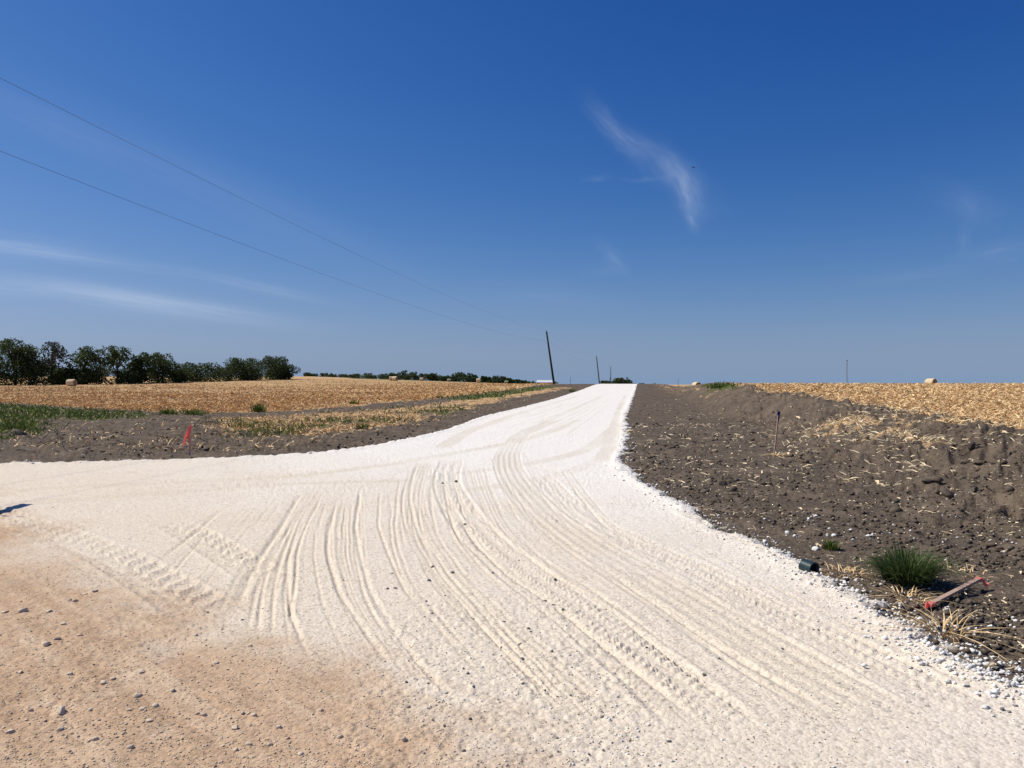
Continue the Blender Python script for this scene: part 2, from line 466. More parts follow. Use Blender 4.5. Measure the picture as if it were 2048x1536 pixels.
def relief(X, Y, cv):
    """small relief on top of the terrain"""
    r = np.hypot(X, Y)
    near = 1 - sstep(30, 70, r)
    z = np.zeros_like(X)
    # raised road bed with a loose shoulder
    z += cv['road'] * 0.035 + 0.03 * np.exp(-((cv['d'] + 0.10) / 0.16) ** 2) * cv['road'] * (0.4 + vnoise(X * 9, Y * 9, 71))
    z += cv['road'] * ((fbm(X * 0.7, Y * 0.7, 61, 2) - 0.5) * 0.03 + (fbm(X * 11, Y * 11, 62, 2) - 0.5) * 0.006 * near)
    stony = sstep(0.50, 0.70, fbm(X * 0.8, Y * 0.5, 63, 2))
    z += cv['road'] * near * (vnoise(X * 34, Y * 34, 64) - 0.5) * (0.002 + 0.009 * stony)
    # broken, clodded earth
    so = np.clip(cv['soil'] + cv['straw'] * 0.6 + cv['green'] * 0.5, 0, 1)
    lump = fbm(X * 2.2, Y * 2.2, 81, 3)
    ridg = 1 - np.abs(2 * fbm(X * 3.4, Y * 5.0, 91, 2) - 1)
    rough = 0.18 + 0.95 * sstep(0.46, 0.66, fbm(X * 0.33, Y * 0.45, 95, 2)) + 1.7 * sstep(7.0, 9.5, cv['t']) * (1 - sstep(11.5, 13, cv['t']))
    flatn = 0.45 + 0.55 * sstep(6.5, 9.0, np.abs(cv['t'] + 0.0))      # graded flat beside the road
    so = so * np.where(cv['t'] > 0, flatn, 0.8)
    z += so * rough * ((lump - 0.5) * 0.14 + (ridg - 0.6) * 0.055)
    z += so * rough * (vnoise(X * 11, Y * 11, 97) - 0.5) * 0.045 * near
    z += so * (vnoise(X * 26, Y * 26, 98) - 0.5) * 0.018 * near
    cr = 1 - np.abs(2 * vnoise(X * 4.6, Y * 4.6, 101) - 1) + 0.6 * (1 - np.abs(2 * vnoise(X * 9.7, Y * 9.7, 102) - 1))
    z += so * near * (cr - 0.8) * 0.060 * (0.12 + 1.25 * sstep(0.46, 0.64, fbm(X * 0.5, Y * 0.7, 103, 2)))
    z += np.where(cv['t'] > 5, cv['straw'] * (1 - cv['field']), 0) * 0.10 * fbm(X * 2.5, Y * 2.5, 104, 2)
    # furrows left by the grader on the left earth patch
    fur = np.sin((Y * 1.0 + X * 0.28) * 5.2 + (fbm(X * 0.6, Y * 0.6, 99, 2) - 0.5) * 9)
    z += cv['soil'] * (cv['t'] < -3) * fur * 0.045 * near
    track = np.zeros_like(X)
    m = (r < 75) & (cv['road'] > 0.02)
    xs, ys = X[m], Y[m]
    dz = np.zeros_like(xs)
    tk = np.zeros_like(xs)
    jag = vnoise(xs * 14, ys * 14, 111)
    crumb = vnoise(xs * 38, ys * 38, 112)
    wav = fbm(xs * 1.3, ys * 1.3, 113, 2) - 0.5
    for kind, P, w, dep in T:
        lo, hi = P.min(0) - 1.2, P.max(0) + 1.2
        k = (xs > lo[0]) & (xs < hi[0]) & (ys > lo[1]) & (ys < hi[1])
        if not k.any():
            continue
        lat, dist, run, endd = polyline(xs[k], ys[k], P)
        j = jag[k]
        lat = lat + wav[k] * 0.018
        fade = sstep(0.0, 0.9, endd) * (0.35 + 0.65 * sstep(0.15, 0.75, j * 0.25 + vnoise(run * 0.6, run * 0 + w * 500, 121) * 0.85))
        if kind == 'rut':
            q = lat / w
            cb = crumb[k]
            dz[k] += fade * (-dep * 1.15 * (0.75 + 0.5 * cb) * np.exp(-q * q * 1.1) + dep * 0.85 * cb * j * np.exp(-((q - 1.8) / 0.9) ** 2)
                             + dep * 0.55 * cb * j * np.exp(-((q + 1.8) / 1.0) ** 2))
            tk[k] = np.maximum(tk[k], fade * 0.9 * np.exp(-q * q * 0.6))
        else:
            h = w / 2
            q = np.abs(lat) / h
            body = 1 - sstep(0.88, 1.08, q)
            edge = np.exp(-((q - 1.10) / 0.10) ** 2)
            dz[k] += fade * (-dep * 0.5 * body + dep * 0.55 * (0.3 + j) * edge)
            if kind == 'band':
                dz[k] += fade * body * dep * 0.42 * np.sign(np.cos(lat / w * 2 * math.pi * 5)) * np.abs(np.cos(lat / w * 2 * math.pi * 5)) ** 0.5
            elif kind == 'tread':
                ph = run / 0.085 + np.sign(lat) * 0.25 + np.abs(lat) / w * 2.4
                blk = sstep(-0.25, 0.25, np.sin(ph * 2 * math.pi)) * sstep(-0.4, 0.2, np.cos(lat / w * 2 * math.pi * 3))
                dz[k] += fade * body * dep * (blk * (0.55 + 0.7 * j) - 0.3)
            elif kind == 'lug':
                ph = run / 0.25 + np.abs(lat) / w * 1.3 + (lat > 0) * 0.5
                blk = sstep(0.30, 0.8, np.sin(ph * 2 * math.pi))
                dz[k] += fade * body * dep * (blk * 1.0 - 0.2)
            tk[k] = np.maximum(tk[k], fade * body * (0.9 if kind in ('band', 'stain') else 0.5))
    z[m] += dz * cv['road'][m]
    track[m] = tk
    return z, track


def ground_z(x, y):
    X, Y = np.atleast_1d(np.asarray(x, float)), np.atleast_1d(np.asarray(y, float))
    cv = cover(X, Y)
    return height0(X, Y) + relief(X, Y, cv)[0]


def gz(x, y):
    return float(ground_z(x, y)[0])


# ---------------------------------------------------------------- mesh helpers
def mesh_np(name, V, Fc, n, mat=None, smooth=False):
    """V (N,3); Fc (M,n) indices with a constant number of corners n"""
    me = bpy.data.meshes.new(name)
    V = np.ascontiguousarray(V, np.float32)
    Fc = np.ascontiguousarray(Fc, np.int32)
    me.vertices.add(len(V))
    me.vertices.foreach_set('co', V.ravel())
    me.loops.add(Fc.size)
    me.loops.foreach_set('vertex_index', Fc.ravel())
    me.polygons.add(len(Fc))
    me.polygons.foreach_set('loop_start', np.arange(0, Fc.size, n, dtype=np.int32))
    if smooth:
        me.polygons.foreach_set('use_smooth', np.ones(len(Fc), bool))
    me.update(calc_edges=True)
    me.validate()
    if mat:
        me.materials.append(mat)
    return me


def link(name, me, parent=None, loc=None, rot=None, scale=None):
    o = bpy.data.objects.new(name, me)
    C.objects.link(o)
    if parent:
        o.parent = parent
    if loc is not None:
        o.location = loc
    if rot is not None:
        o.rotation_euler = rot
    if scale is not None:
        o.scale = scale
    return o


def tag(o, label=None, cat=None, group=None, kind=None):
    if label:
        o['label'] = label
    if cat:
        o['category'] = cat
    if group:
        o['group'] = group
    if kind:
        o['kind'] = kind
    return o


def empty(name, loc, rot=(0, 0, 0)):
    o = bpy.data.objects.new(name, None)
    o.empty_display_size = 0.2
    C.objects.link(o)
    o.location = loc
    o.rotation_euler = rot
    return o


class MB:
    """collects polygons into one mesh"""

    def __init__(self):
        self.v, self.f = [], []

    def add(self, verts, faces):
        b = len(self.v)
        self.v += [tuple(p) for p in verts]
        self.f += [tuple(b + i for i in q) for q in faces]

    def box(self, lo, hi, M=None):
        x0, y0, z0 = lo
        x1, y1, z1 = hi
        v = [Vector(p) for p in ((x0, y0, z0), (x1, y0, z0), (x1, y1, z0), (x0, y1, z0), (x0, y0, z1), (x1, y0, z1), (x1, y1, z1), (x0, y1, z1))]
        if M:
            v = [M @ p for p in v]
        self.add(v, [(0, 3, 2, 1), (4, 5, 6, 7), (0, 1, 5, 4), (1, 2, 6, 5), (2, 3, 7, 6), (3, 0, 4, 7)])

    def tube(self, pts, rad, n=8, cap=True):
        pts = [Vector(p) for p in pts]
        if not hasattr(rad, '__len__'):
            rad = [rad] * len(pts)
        rings = []
        for i, p in enumerate(pts):
            d = (pts[min(i + 1, len(pts) - 1)] - pts[max(i - 1, 0)]).normalized()
            up = Vector((0, 0, 1)) if abs(d.z) < 0.9 else Vector((1, 0, 0))
            a = d.cross(up).normalized()
            b = d.cross(a)
            rings.append([p + (a * math.cos(2 * math.pi * k / n) + b * math.sin(2 * math.pi * k / n)) * rad[i] for k in range(n)])
        v = [q for r in rings for q in r]
        f = [(i * n + k, i * n + (k + 1) % n, (i + 1) * n + (k + 1) % n, (i + 1) * n + k) for i in range(len(pts) - 1) for k in range(n)]
        if cap:
            f += [tuple(range(n))[::-1], tuple((len(pts) - 1) * n + k for k in range(n))]
        self.add(v, f)

    def mesh(self, name, mat, smooth=False):
        me = bpy.data.meshes.new(name)
        me.from_pydata(self.v, [], self.f)
        me.validate()
        if smooth:
            me.polygons.foreach_set('use_smooth', np.ones(len(me.polygons), bool))
        me.materials.append(mat)
        me.update()
        return me

    def build(self, name, mat, parent=None, loc=None, rot=None, smooth=False):
        return link(name, self.mesh(name, mat, smooth), parent, loc, rot)


# ---------------------------------------------------------------- materials
def new_mat(name):
    m = bpy.data.materials.new(name)
    m.use_nodes = True
    nt = m.node_tree
    return m, nt, nt.nodes['Principled BSDF']


def nmix(nt, fac, a, b, blend='MIX'):
    n = nt.nodes.new('ShaderNodeMix')
    n.data_type = 'RGBA'
    n.blend_type = blend
    for key, v in (('Factor', fac), ('A', a), ('B', b)):
        if isinstance(v, (int, float)):
            n.inputs[key].default_value = v
        elif isinstance(v, tuple):
            n.inputs[key].default_value = (*v, 1)
        else:
            nt.links.new(v, n.inputs[key])
    return n.outputs['Result']


def nramp(nt, fac, *stops):
    n = nt.nodes.new('ShaderNodeValToRGB')
    while len(n.color_ramp.elements) < len(stops):
        n.color_ramp.elements.new(0.5)
    for e, (p, c) in zip(n.color_ramp.elements, stops):
        e.position = p
        e.color = (*c, 1) if isinstance(c, tuple) else (c, c, c, 1)
    nt.links.new(fac, n.inputs[0])
    return n.outputs[0]


def nnoise(nt, vec, scale, detail=3, rough=0.55, kind='noise'):
    if kind == 'noise':
        n = nt.nodes.new('ShaderNodeTexNoise')
        n.inputs['Detail'].default_value = detail
        n.inputs['Roughness'].default_value = rough
        out = n.outputs['Fac']
    else:
        n = nt.nodes.new('ShaderNodeTexVoronoi')
        out = n.outputs['Distance'] if kind == 'dist' else n.outputs['Color']
    n.inputs['Scale'].default_value = scale
    if vec is not None:
        nt.links.new(vec, n.inputs['Vector'])
    return out


def nmath(nt, op, a, b=0.0, clamp=False):
    n = nt.nodes.new('ShaderNodeMath')
    n.operation = op
    n.use_clamp = clamp
    for i, v in enumerate((a, b)):
        if isinstance(v, (int, float)):
            n.inputs[i].default_value = v
        else:
            nt.links.new(v, n.inputs[i])
    return n.outputs[0]


def bump(nt, bsdf, h, strength, dist):
    n = nt.nodes.new('ShaderNodeBump')
    n.inputs['Strength'].default_value = strength
    n.inputs['Distance'].default_value = dist
    nt.links.new(h, n.inputs['Height'])
    nt.links.new(n.outputs[0], bsdf.inputs['Normal'])


def plain(name, c1, c2, scale=8, rough=0.9, bmp=0.0, island=0.0, stretch=None, through=0.0):
    """two tones of one colour with noise; island: amount of tone change from piece to piece"""
    m, nt, b = new_mat(name)
    tcn = nt.nodes.new('ShaderNodeTexCoord')
    vec = tcn.outputs['Object']
    if stretch:
        mp = nt.nodes.new('ShaderNodeMapping')
        mp.inputs['Scale'].default_value = stretch
        nt.links.new(vec, mp.inputs['Vector'])
        vec = mp.outputs[0]
    n = nnoise(nt, vec, scale, 5)
    col = nramp(nt, n, (0.3, c1), (0.7, c2))
    if island:
        g = nt.nodes.new('ShaderNodeNewGeometry')
        r = g.outputs['Random Per Island']
        f = nmath(nt, 'MULTIPLY_ADD', r, island)
        f.node.inputs[2].default_value = 1 - island / 2
        hsn = nt.nodes.new('ShaderNodeHueSaturation')
        nt.links.new(f, hsn.inputs['Value'])
        nt.links.new(col, hsn.inputs['Color'])
        col = hsn.outputs[0]
    nt.links.new(col, b.inputs['Base Color'])
    b.inputs['Roughness'].default_value = rough
    b.inputs['Specular IOR Level'].default_value = 0.25
    if bmp:
        bump(nt, b, n, bmp, 0.02)
    if through:
        tl = nt.nodes.new('ShaderNodeBsdfTranslucent')
        nt.links.new(col, tl.inputs['Color'])
        mx = nt.nodes.new('ShaderNodeMixShader')
        mx.inputs[0].default_value = through
        nt.links.new(b.outputs[0], mx.inputs[1])
        nt.links.new(tl.outputs[0], mx.inputs[2])
        nt.links.new(mx.outputs[0], nt.nodes['Material Output'].inputs['Surface'])
    return m


# the ground: white crushed stone, tan dirt, black earth, straw, grass
GM, nt, b = new_mat('ground_cover')
tcn = nt.nodes.new('ShaderNodeTexCoord')
P_ = tcn.outputs['Object']
at1 = nt.nodes.new('ShaderNodeAttribute')
at1.attribute_name = 'cover_a'
at2 = nt.nodes.new('ShaderNodeAttribute')
at2.attribute_name = 'cover_b'
s1 = nt.nodes.new('ShaderNodeSeparateColor')
s2 = nt.nodes.new('ShaderNodeSeparateColor')
nt.links.new(at1.outputs['Color'], s1.inputs[0])
nt.links.new(at2.outputs['Color'], s2.inputs[0])
w_tan, w_dusty, w_track = s1.outputs[0], s1.outputs[1], s1.outputs[2]
w_soil, w_straw, w_green = s2.outputs[0], s2.outputs[1], s2.outputs[2]
nfine = nnoise(nt, P_, 95, 3, 0.7)
nmid = nnoise(nt, P_, 17, 4, 0.65)
nbig = nnoise(nt, P_, 1.3, 4, 0.6)
vcell = nnoise(nt, P_, 46, kind='color')
vdist = nnoise(nt, P_, 46, kind='dist')
sepv = nt.nodes.new('ShaderNodeSeparateColor')
nt.links.new(vcell, sepv.inputs[0])
white = nmix(nt, nramp(nt, nmid, (0.35, 0.0), (0.7, 1.0)), (0.80, 0.765, 0.70), (0.71, 0.665, 0.59))
white = nmix(nt, nramp(nt, nbig, (0.4, 0.0), (0.65, 0.6)), white, (0.75, 0.70, 0.63))
white = nmix(nt, w_track, white, (0.66, 0.605, 0.51))
dust = nmix(nt, nmid, (0.67, 0.565, 0.425), (0.585, 0.48, 0.35))
white = nmix(nt, nmath(nt, 'MULTIPLY', w_dusty, 0.74), white, dust)
tan = nmix(nt, nramp(nt, nbig, (0.35, 0.0), (0.65, 1.0)), (0.48, 0.328, 0.21), (0.40, 0.268, 0.168))
tan = nmix(nt, nramp(nt, nmid, (0.4, 0.0), (0.75, 0.7)), tan, (0.57, 0.415, 0.265))
tan = nmix(nt, nramp(nt, nnoise(nt, P_, 3.2, 5, 0.7), (0.50, 0.0), (0.68, 0.75)), tan, (0.38, 0.265, 0.175))
tan = nmix(nt, nramp(nt, nnoise(nt, P_, 2.1, 5, 0.7), (0.54, 0.0), (0.70, 0.5)), tan, (0.66, 0.53, 0.39))
m1 = nt.nodes.new('ShaderNodeMapping')
m1.inputs['Rotation'].default_value = (0, 0, math.radians(44))
nt.links.new(P_, m1.inputs['Vector'])
m2 = nt.nodes.new('ShaderNodeMapping')
m2.inputs['Scale'].default_value = (0.35, 5.0, 1)
nt.links.new(m1.outputs[0], m2.inputs['Vector'])
streak = nnoise(nt, m2.outputs[0], 1.0, 5, 0.7)      # wheel-worn streaks along the dirt road
tan = nmix(nt, nramp(nt, streak, (0.48, 0.0), (0.66, 0.65)), tan, (0.60, 0.46, 0.32))
tan = nmix(nt, nramp(nt, streak, (0.34, 0.6), (0.46, 0.0)), tan, (0.33, 0.22, 0.135))
patch = nramp(nt, nmath(nt, 'ADD', w_tan, nmath(nt, 'MULTIPLY', nmath(nt, 'SUBTRACT', streak, 0.5), 0.9)), (0.22, 0.0), (0.80, 1.0))
w_tan = nmath(nt, 'MULTIPLY', patch, nramp(nt, w_tan, (0.0, 0.0), (0.15, 1.0)))
stone_col = nmix(nt, w_tan, white, tan)
grit = nramp(nt, sepv.outputs[0], (0.0, 0.62), (0.12, 0.9), (0.5, 1.0), (1.0, 1.1))
stone_col = nmix(nt, 0.75, stone_col, grit, 'MULTIPLY')
soil = nmix(nt, nramp(nt, nmid, (0.3, 0.0), (0.7, 1.0)), (0.056, 0.043, 0.031), (0.142, 0.110, 0.080))
soil = nmix(nt, nramp(nt, nbig, (0.45, 0.0), (0.68, 0.7)), soil, (0.18, 0.137, 0.098))
soil = nmix(nt, nramp(nt, nnoise(nt, P_, 42, 4, 0.75), (0.60, 0.0), (0.72, 0.8)), soil, (0.36, 0.29, 0.20))
straw = nmix(nt, nramp(nt, nfine, (0.3, 0.0), (0.7, 1.0)), (0.42, 0.26, 0.12), (0.68, 0.48, 0.26))
straw = nmix(nt, nramp(nt, nnoise(nt, P_, 5, 4, 0.7), (0.42, 0.0), (0.62, 0.8)), straw, (0.33, 0.20, 0.09))
green = nmix(nt, nmid, (0.055, 0.085, 0.016), (0.12, 0.12, 0.035))
edge_n = nmath(nt, 'MULTIPLY', nmath(nt, 'SUBTRACT', nfine, 0.5), 0.7)


def sharpen(w):
    return nramp(nt, nmath(nt, 'ADD', w, edge_n), (0.35, 0.0), (0.65, 1.0))


col = nmix(nt, sharpen(w_soil), stone_col, soil)
col = nmix(nt, sharpen(w_straw), col, straw)
col = nmix(nt, sharpen(w_green), col, green)
nt.links.new(col, b.inputs['Base Color'])
b.inputs['Roughness'].default_value = 0.95
b.inputs['Specular IOR Level'].default_value = 0.1
hh = nmath(nt, 'ADD', nmath(nt, 'MULTIPLY', nfine, 0.55), nmath(nt, 'MULTIPLY', vdist, -0.6))
rough_soil = nnoise(nt, P_, 9, 6, 0.72)
clodn = nmath(nt, 'ADD', nmath(nt, 'MULTIPLY', nnoise(nt, P_, 13, kind='dist'), -2.2), nmath(nt, 'MULTIPLY', nnoise(nt, P_, 29, kind='dist'), -1.3))
hh = nmath(nt, 'ADD', hh, nmath(nt, 'MULTIPLY', nmath(nt, 'ADD', nmath(nt, 'MULTIPLY', rough_soil, 5.0), clodn), w_soil))
bump(nt, b, hh, 0.62, 0.012)

M = dict(
    straw=plain('dry_straw', (0.54, 0.35, 0.16), (0.79, 0.58, 0.32), 6, island=0.9),
    stubble=plain('brown_stubble', (0.50, 0.29, 0.115), (0.74, 0.49, 0.235), 6, island=0.9),
    husk=plain('pale_husk', (0.56, 0.43, 0.25), (0.76, 0.64, 0.44), 9, island=0.9),
    fieldgrass=plain('weedy_grass_blade', (0.065, 0.105, 0.014), (0.12, 0.15, 0.03), 5, 0.7, island=0.9, through=0.22),
    grass=plain('green_blade', (0.05, 0.085, 0.022), (0.10, 0.135, 0.04), 5, 0.7, island=0.9, through=0.35),
    whitestone=plain('white_limestone', (0.62, 0.59, 0.54), (0.80, 0.78, 0.74), 14, island=0.5, bmp=0.3),
    tanstone=plain('tan_stone', (0.44, 0.34, 0.24), (0.72, 0.61, 0.48), 18, island=0.8, bmp=0.3),
    grit=plain('pale_grit', (0.46, 0.34, 0.22), (0.74, 0.62, 0.48), 18, island=0.7),
    greystone=plain('grey_stone', (0.14, 0.13, 0.12), (0.30, 0.28, 0.25), 18, island=0.7, bmp=0.3),
    clod=plain('earth_clod', (0.068, 0.052, 0.038), (0.140, 0.109, 0.080), 16, island=0.6, bmp=0.5),
    leaf=plain('dark_leaf', (0.036, 0.058, 0.016), (0.075, 0.10, 0.030), 0.6, 0.75, island=0.9, through=0.35),
    greyleaf=plain('grey_green_leaf', (0.075, 0.085, 0.05), (0.12, 0.125, 0.08), 0.6, 0.8, island=0.8),
    yellowleaf=plain('yellow_green_leaf', (0.10, 0.09, 0.02), (0.17, 0.145, 0.04), 0.6, 0.8, island=0.8),
    bark=plain('bark', (0.05, 0.042, 0.035), (0.10, 0.085, 0.07), 4, bmp=0.4, stretch=(3, 3, 0.6)),
    pole=plain('weathered_pole', (0.035, 0.028, 0.024), (0.075, 0.06, 0.05), 3, bmp=0.3, stretch=(6, 6, 0.4)),
    greypole=plain('grey_metal', (0.16, 0.17, 0.19), (0.22, 0.23, 0.25), 3, 0.6),
    wire=plain('aluminium_wire', (0.10, 0.10, 0.11), (0.14, 0.14, 0.15), 3, 0.5),
    glass=plain('porcelain', (0.25, 0.24, 0.22), (0.3, 0.29, 0.27), 9, 0.3),
    lath=plain('wood_lath', (0.58, 0.35, 0.24), (0.74, 0.48, 0.34), 5, bmp=0.2, stretch=(30, 30, 2)),
    oldlath=plain('weathered_lath', (0.33, 0.22, 0.16), (0.48, 0.34, 0.26), 5, bmp=0.2, stretch=(30, 30, 2)),
    pink=plain('pink_flagging', (0.92, 0.27, 0.22), (0.96, 0.42, 0.36), 20, 0.5, through=0.5),
    palepink=plain('faded_pink_flagging', (0.85, 0.30, 0.38), (0.9, 0.45, 0.50), 20, 0.5, through=0.5),
    blue=plain('blue_flagging', (0.02, 0.035, 0.22), (0.04, 0.07, 0.36), 20, 0.5, through=0.35),
    pipe=plain('green_pipe', (0.014, 0.032, 0.038), (0.024, 0.05, 0.055), 9, 0.45),
    bale=plain('hay_bale', (0.55, 0.42, 0.25), (0.72, 0.58, 0.38), 7, bmp=0.6, stretch=(1, 8, 8)),
    shadedend=plain('shaded_hay_bale_end', (0.26, 0.165, 0.085), (0.38, 0.26, 0.14), 9, bmp=0.6),  # brown bale ends, darkened so the shade on them is in the colour
    roof=plain('white_metal_roof', (0.62, 0.63, 0.64), (0.74, 0.75, 0.76), 2, 0.5),
    wall=plain('dark_barn_wall', (0.07, 0.055, 0.045), (0.12, 0.10, 0.085), 2),
    sign=plain('green_sign_sheet', (0.02, 0.14, 0.07), (0.03, 0.17, 0.085), 3, 0.4),
    feather=plain('dark_feather', (0.02, 0.02, 0.022), (0.04, 0.04, 0.042), 9),
)

# ---------------------------------------------------------------- ground sheet
half = math.radians(36)
th = np.concatenate([np.linspace(-math.pi, -math.radians(60), 34)[:-1], np.linspace(-math.radians(60), -half, 56)[:-1],
                     np.linspace(-half, half, 960)[:-1], np.linspace(half, math.radians(60), 56)[:-1],
                     np.linspace(math.radians(60), math.pi, 34)[:-1]])
rs = [0.25]
while rs[-1] < 2.7:
    rs.append(rs[-1] * 1.22)
while rs[-1] < 16:
    rs.append(rs[-1] + max(rs[-1] ** 2 / 1232 * 1.25, 0.009))
while rs[-1] < 320:
    rs.append(rs[-1] * 1.0155)
while rs[-1] < 9000:
    rs.append(rs[-1] * 1.07)
rs = np.array(rs)
NT, NR = len(th), len(rs)
TH, RR = np.meshgrid(th, rs)
GX, GY = (np.sin(TH) * RR).ravel(), (np.cos(TH) * RR).ravel()
cv = cover(GX, GY)
rz, trk = relief(GX, GY, cv)
GZ = height0(GX, GY) + rz
GV = np.stack([GX, GY, GZ], 1)
i0 = (np.arange(NR - 1)[:, None] * NT + np.arange(NT)[None, :])
i1 = (np.arange(NR - 1)[:, None] * NT + (np.arange(NT)[None, :] + 1) % NT)
GF = np.stack([i0, i1, i1 + NT, i0 + NT], -1).reshape(-1, 4)[:, ::-1]
colA = np.stack([cv['tan'], cv['dusty'], trk, np.ones_like(trk)], 1).astype(np.float32)
colB = np.stack([1 - cv['road'], cv['straw'], cv['green'], np.ones_like(trk)], 1).astype(np.float32)
zone = np.where(cv['road'] > 0.5, np.where(cv['tan'] > 0.5, 1, 0), np.where(cv['fl'] > 0.5, 3, np.where(cv['fr'] > 0.5, 4, 2)))
fz = zone[GF[:, 0]]
print('ground', len(GV), 'verts')
for zi, (nm, lab) in enumerate((('gravel_road', 'new white crushed stone road with tyre marks climbing to the horizon'),
                                ('dirt_road', 'tan dirt road with loose stones in the foreground'),
                                ('bare_earth', 'dark bare earth along both sides of the white road'),
                                ('stubble_field', 'golden stubble field left of the road in front of the trees'),
                                ('stubble_field', 'golden stubble field on the bank right of the road'))):
    fs = GF[fz == zi]
    if zi == 1:       # close the middle under the camera
        pass
    used, inv = np.unique(fs, return_inverse=True)
    me = mesh_np(nm, GV[used], inv.reshape(-1, 4), 4, GM, True)
    for an, arr in (('cover_a', colA), ('cover_b', colB)):
        a = me.attributes.new(an, 'FLOAT_COLOR', 'POINT')
        a.data.foreach_set('color', np.ascontiguousarray(arr[used]).ravel())
    tag(link(nm, me), lab, None, None, 'structure')


# ---------------------------------------------------------------- scatter helpers
def sample(n, y0, y1, az0=-0.72, az1=0.72, power=1.0, seed=1):
    """random ground points, thinning out with distance"""
    g = np.random.default_rng(seed)
    u = g.random(n)
    if power == 0:
        Y = np.exp(np.log(y0) + u * np.log(y1 / y0))
    else:
        Y = (y0 ** -power + u * (y1 ** -power - y0 ** -power)) ** (-1 / power)
    X = (az0 + g.random(n) * (az1 - az0)) * Y
    return X, Y, g


def pick(X, Y, g, fn):
    cvp = cover(X, Y)
    k = g.random(len(X)) < fn(cvp, X, Y)
    X, Y = X[k], Y[k]
    cvk = {a: v[k] for a, v in cvp.items()}
    Z = height0(X, Y) + relief(X, Y, cvk)[0]
    return X, Y, Z, cvk


ICO_V, ICO_F = [], []


def ico():
    p = (1 + 5 ** 0.5) / 2
    v = np.array([(-1, p, 0), (1, p, 0), (-1, -p, 0), (1, -p, 0), (0, -1, p), (0, 1, p), (0, -1, -p), (0, 1, -p), (p, 0, -1), (p, 0, 1), (-p, 0, -1),
                  (-p, 0, 1)], float)
    f = np.array([(0, 11, 5), (0, 5, 1), (0, 1, 7), (0, 7, 10), (0, 10, 11), (1, 5, 9), (5, 11, 4), (11, 10, 2), (10, 7, 6), (7, 1, 8), (3, 9, 4),
                  (3, 4, 2), (3, 2, 6), (3, 6, 8), (3, 8, 9), (4, 9, 5), (2, 4, 11), (6, 2, 10), (8, 6, 7), (9, 8, 1)])
    return v / np.linalg.norm(v[0]), f


IV, IF = ico()
OV = np.array([(1, 0, 0), (-1, 0, 0), (0, 1, 0), (0, -1, 0), (0, 0, 1), (0, 0, -1)], float)
OF = np.array([(0, 2, 4), (2, 1, 4), (1, 3, 4), (3, 0, 4), (2, 0, 5), (1, 2, 5), (3, 1, 5), (0, 3, 5)])


def rocks(name, X, Y, Z, size, mat, g, base='ico', flat=0.65, sink=0.25, label=None):
    bv, bf = (IV, IF) if base == 'ico' else (OV, OF)
    n = len(X)
    jit = 1 + (g.random((n, len(bv), 1)) - 0.5) * 0.75
    v = bv[None] * jit
    sc = np.stack([0.75 + 0.6 * g.random(n), 0.75 + 0.6 * g.random(n), flat * (0.7 + 0.6 * g.random(n))], 1) * size[:, None] / 2
    v = v * sc[:, None, :]
    a = g.random(n) * 6.283
    ca, sa = np.cos(a)[:, None], np.sin(a)[:, None]
    vx = v[:, :, 0] * ca - v[:, :, 1] * sa + X[:, None]
    vy = v[:, :, 0] * sa + v[:, :, 1] * ca + Y[:, None]
    vz = v[:, :, 2] + (Z + sc[:, 2] * (1 - 2 * sink))[:, None]
    V = np.stack([vx, vy, vz], -1).reshape(-1, 3)
    Fc = (bf[None] + (np.arange(n) * len(bv))[:, None, None]).reshape(-1, 3)
    return tag(link(name, mesh_np(name, V, Fc, 3, mat)), label, None, None, 'stuff')


def straws(name, X, Y, Z, length, width, mat, g, up=(0.0, 0.35), label=None, bend=0.0, single=False):
    """thin slips of straw: each two quads bent in the middle"""
    n = len(X)
    a = g.random(n) * 6.283
    e = up[0] + (up[1] - up[0]) * g.random(n) ** 1.3
    d = np.stack([np.cos(a) * np.cos(e), np.sin(a) * np.cos(e), np.sin(e)], 1)
    b2 = a + (g.random(n) - 0.5) * 1.2
    e2 = np.maximum(e - bend * g.random(n), -0.15)
    d2 = np.stack([np.cos(b2) * np.cos(e2), np.sin(b2) * np.cos(e2), np.sin(e2)], 1)
    side = np.cross(d, g.normal(size=(n, 3)))
    side /= np.linalg.norm(side, axis=1, keepdims=True) + 1e-9
    side *= (width / 2)[:, None]
    p0 = np.stack([X, Y, Z + 0.006], 1)
    p1 = p0 + d * (length * 0.5)[:, None]
    p2 = p1 + d2 * (length * 0.5)[:, None]
    if single:
        V = np.stack([p0 - side, p0 + side, p2 + side * 0.6, p2 - side * 0.6], 1).reshape(-1, 3)
        return tag(link(name, mesh_np(name, V, np.arange(len(V)).reshape(-1, 4), 4, mat)), label, None, None, 'stuff')
    V = np.stack([p0 - side, p0 + side, p1 + side, p1 - side, p2 + side * 0.5, p2 - side * 0.5], 1).reshape(-1, 3)
    q = np.array([(0, 1, 2, 3), (3, 2, 4, 5)])
    Fc = (q[None] + (np.arange(n) * 6)[:, None, None]).reshape(-1, 4)
    return tag(link(name, mesh_np(name, V, Fc, 4, mat)), label, None, None, 'stuff')


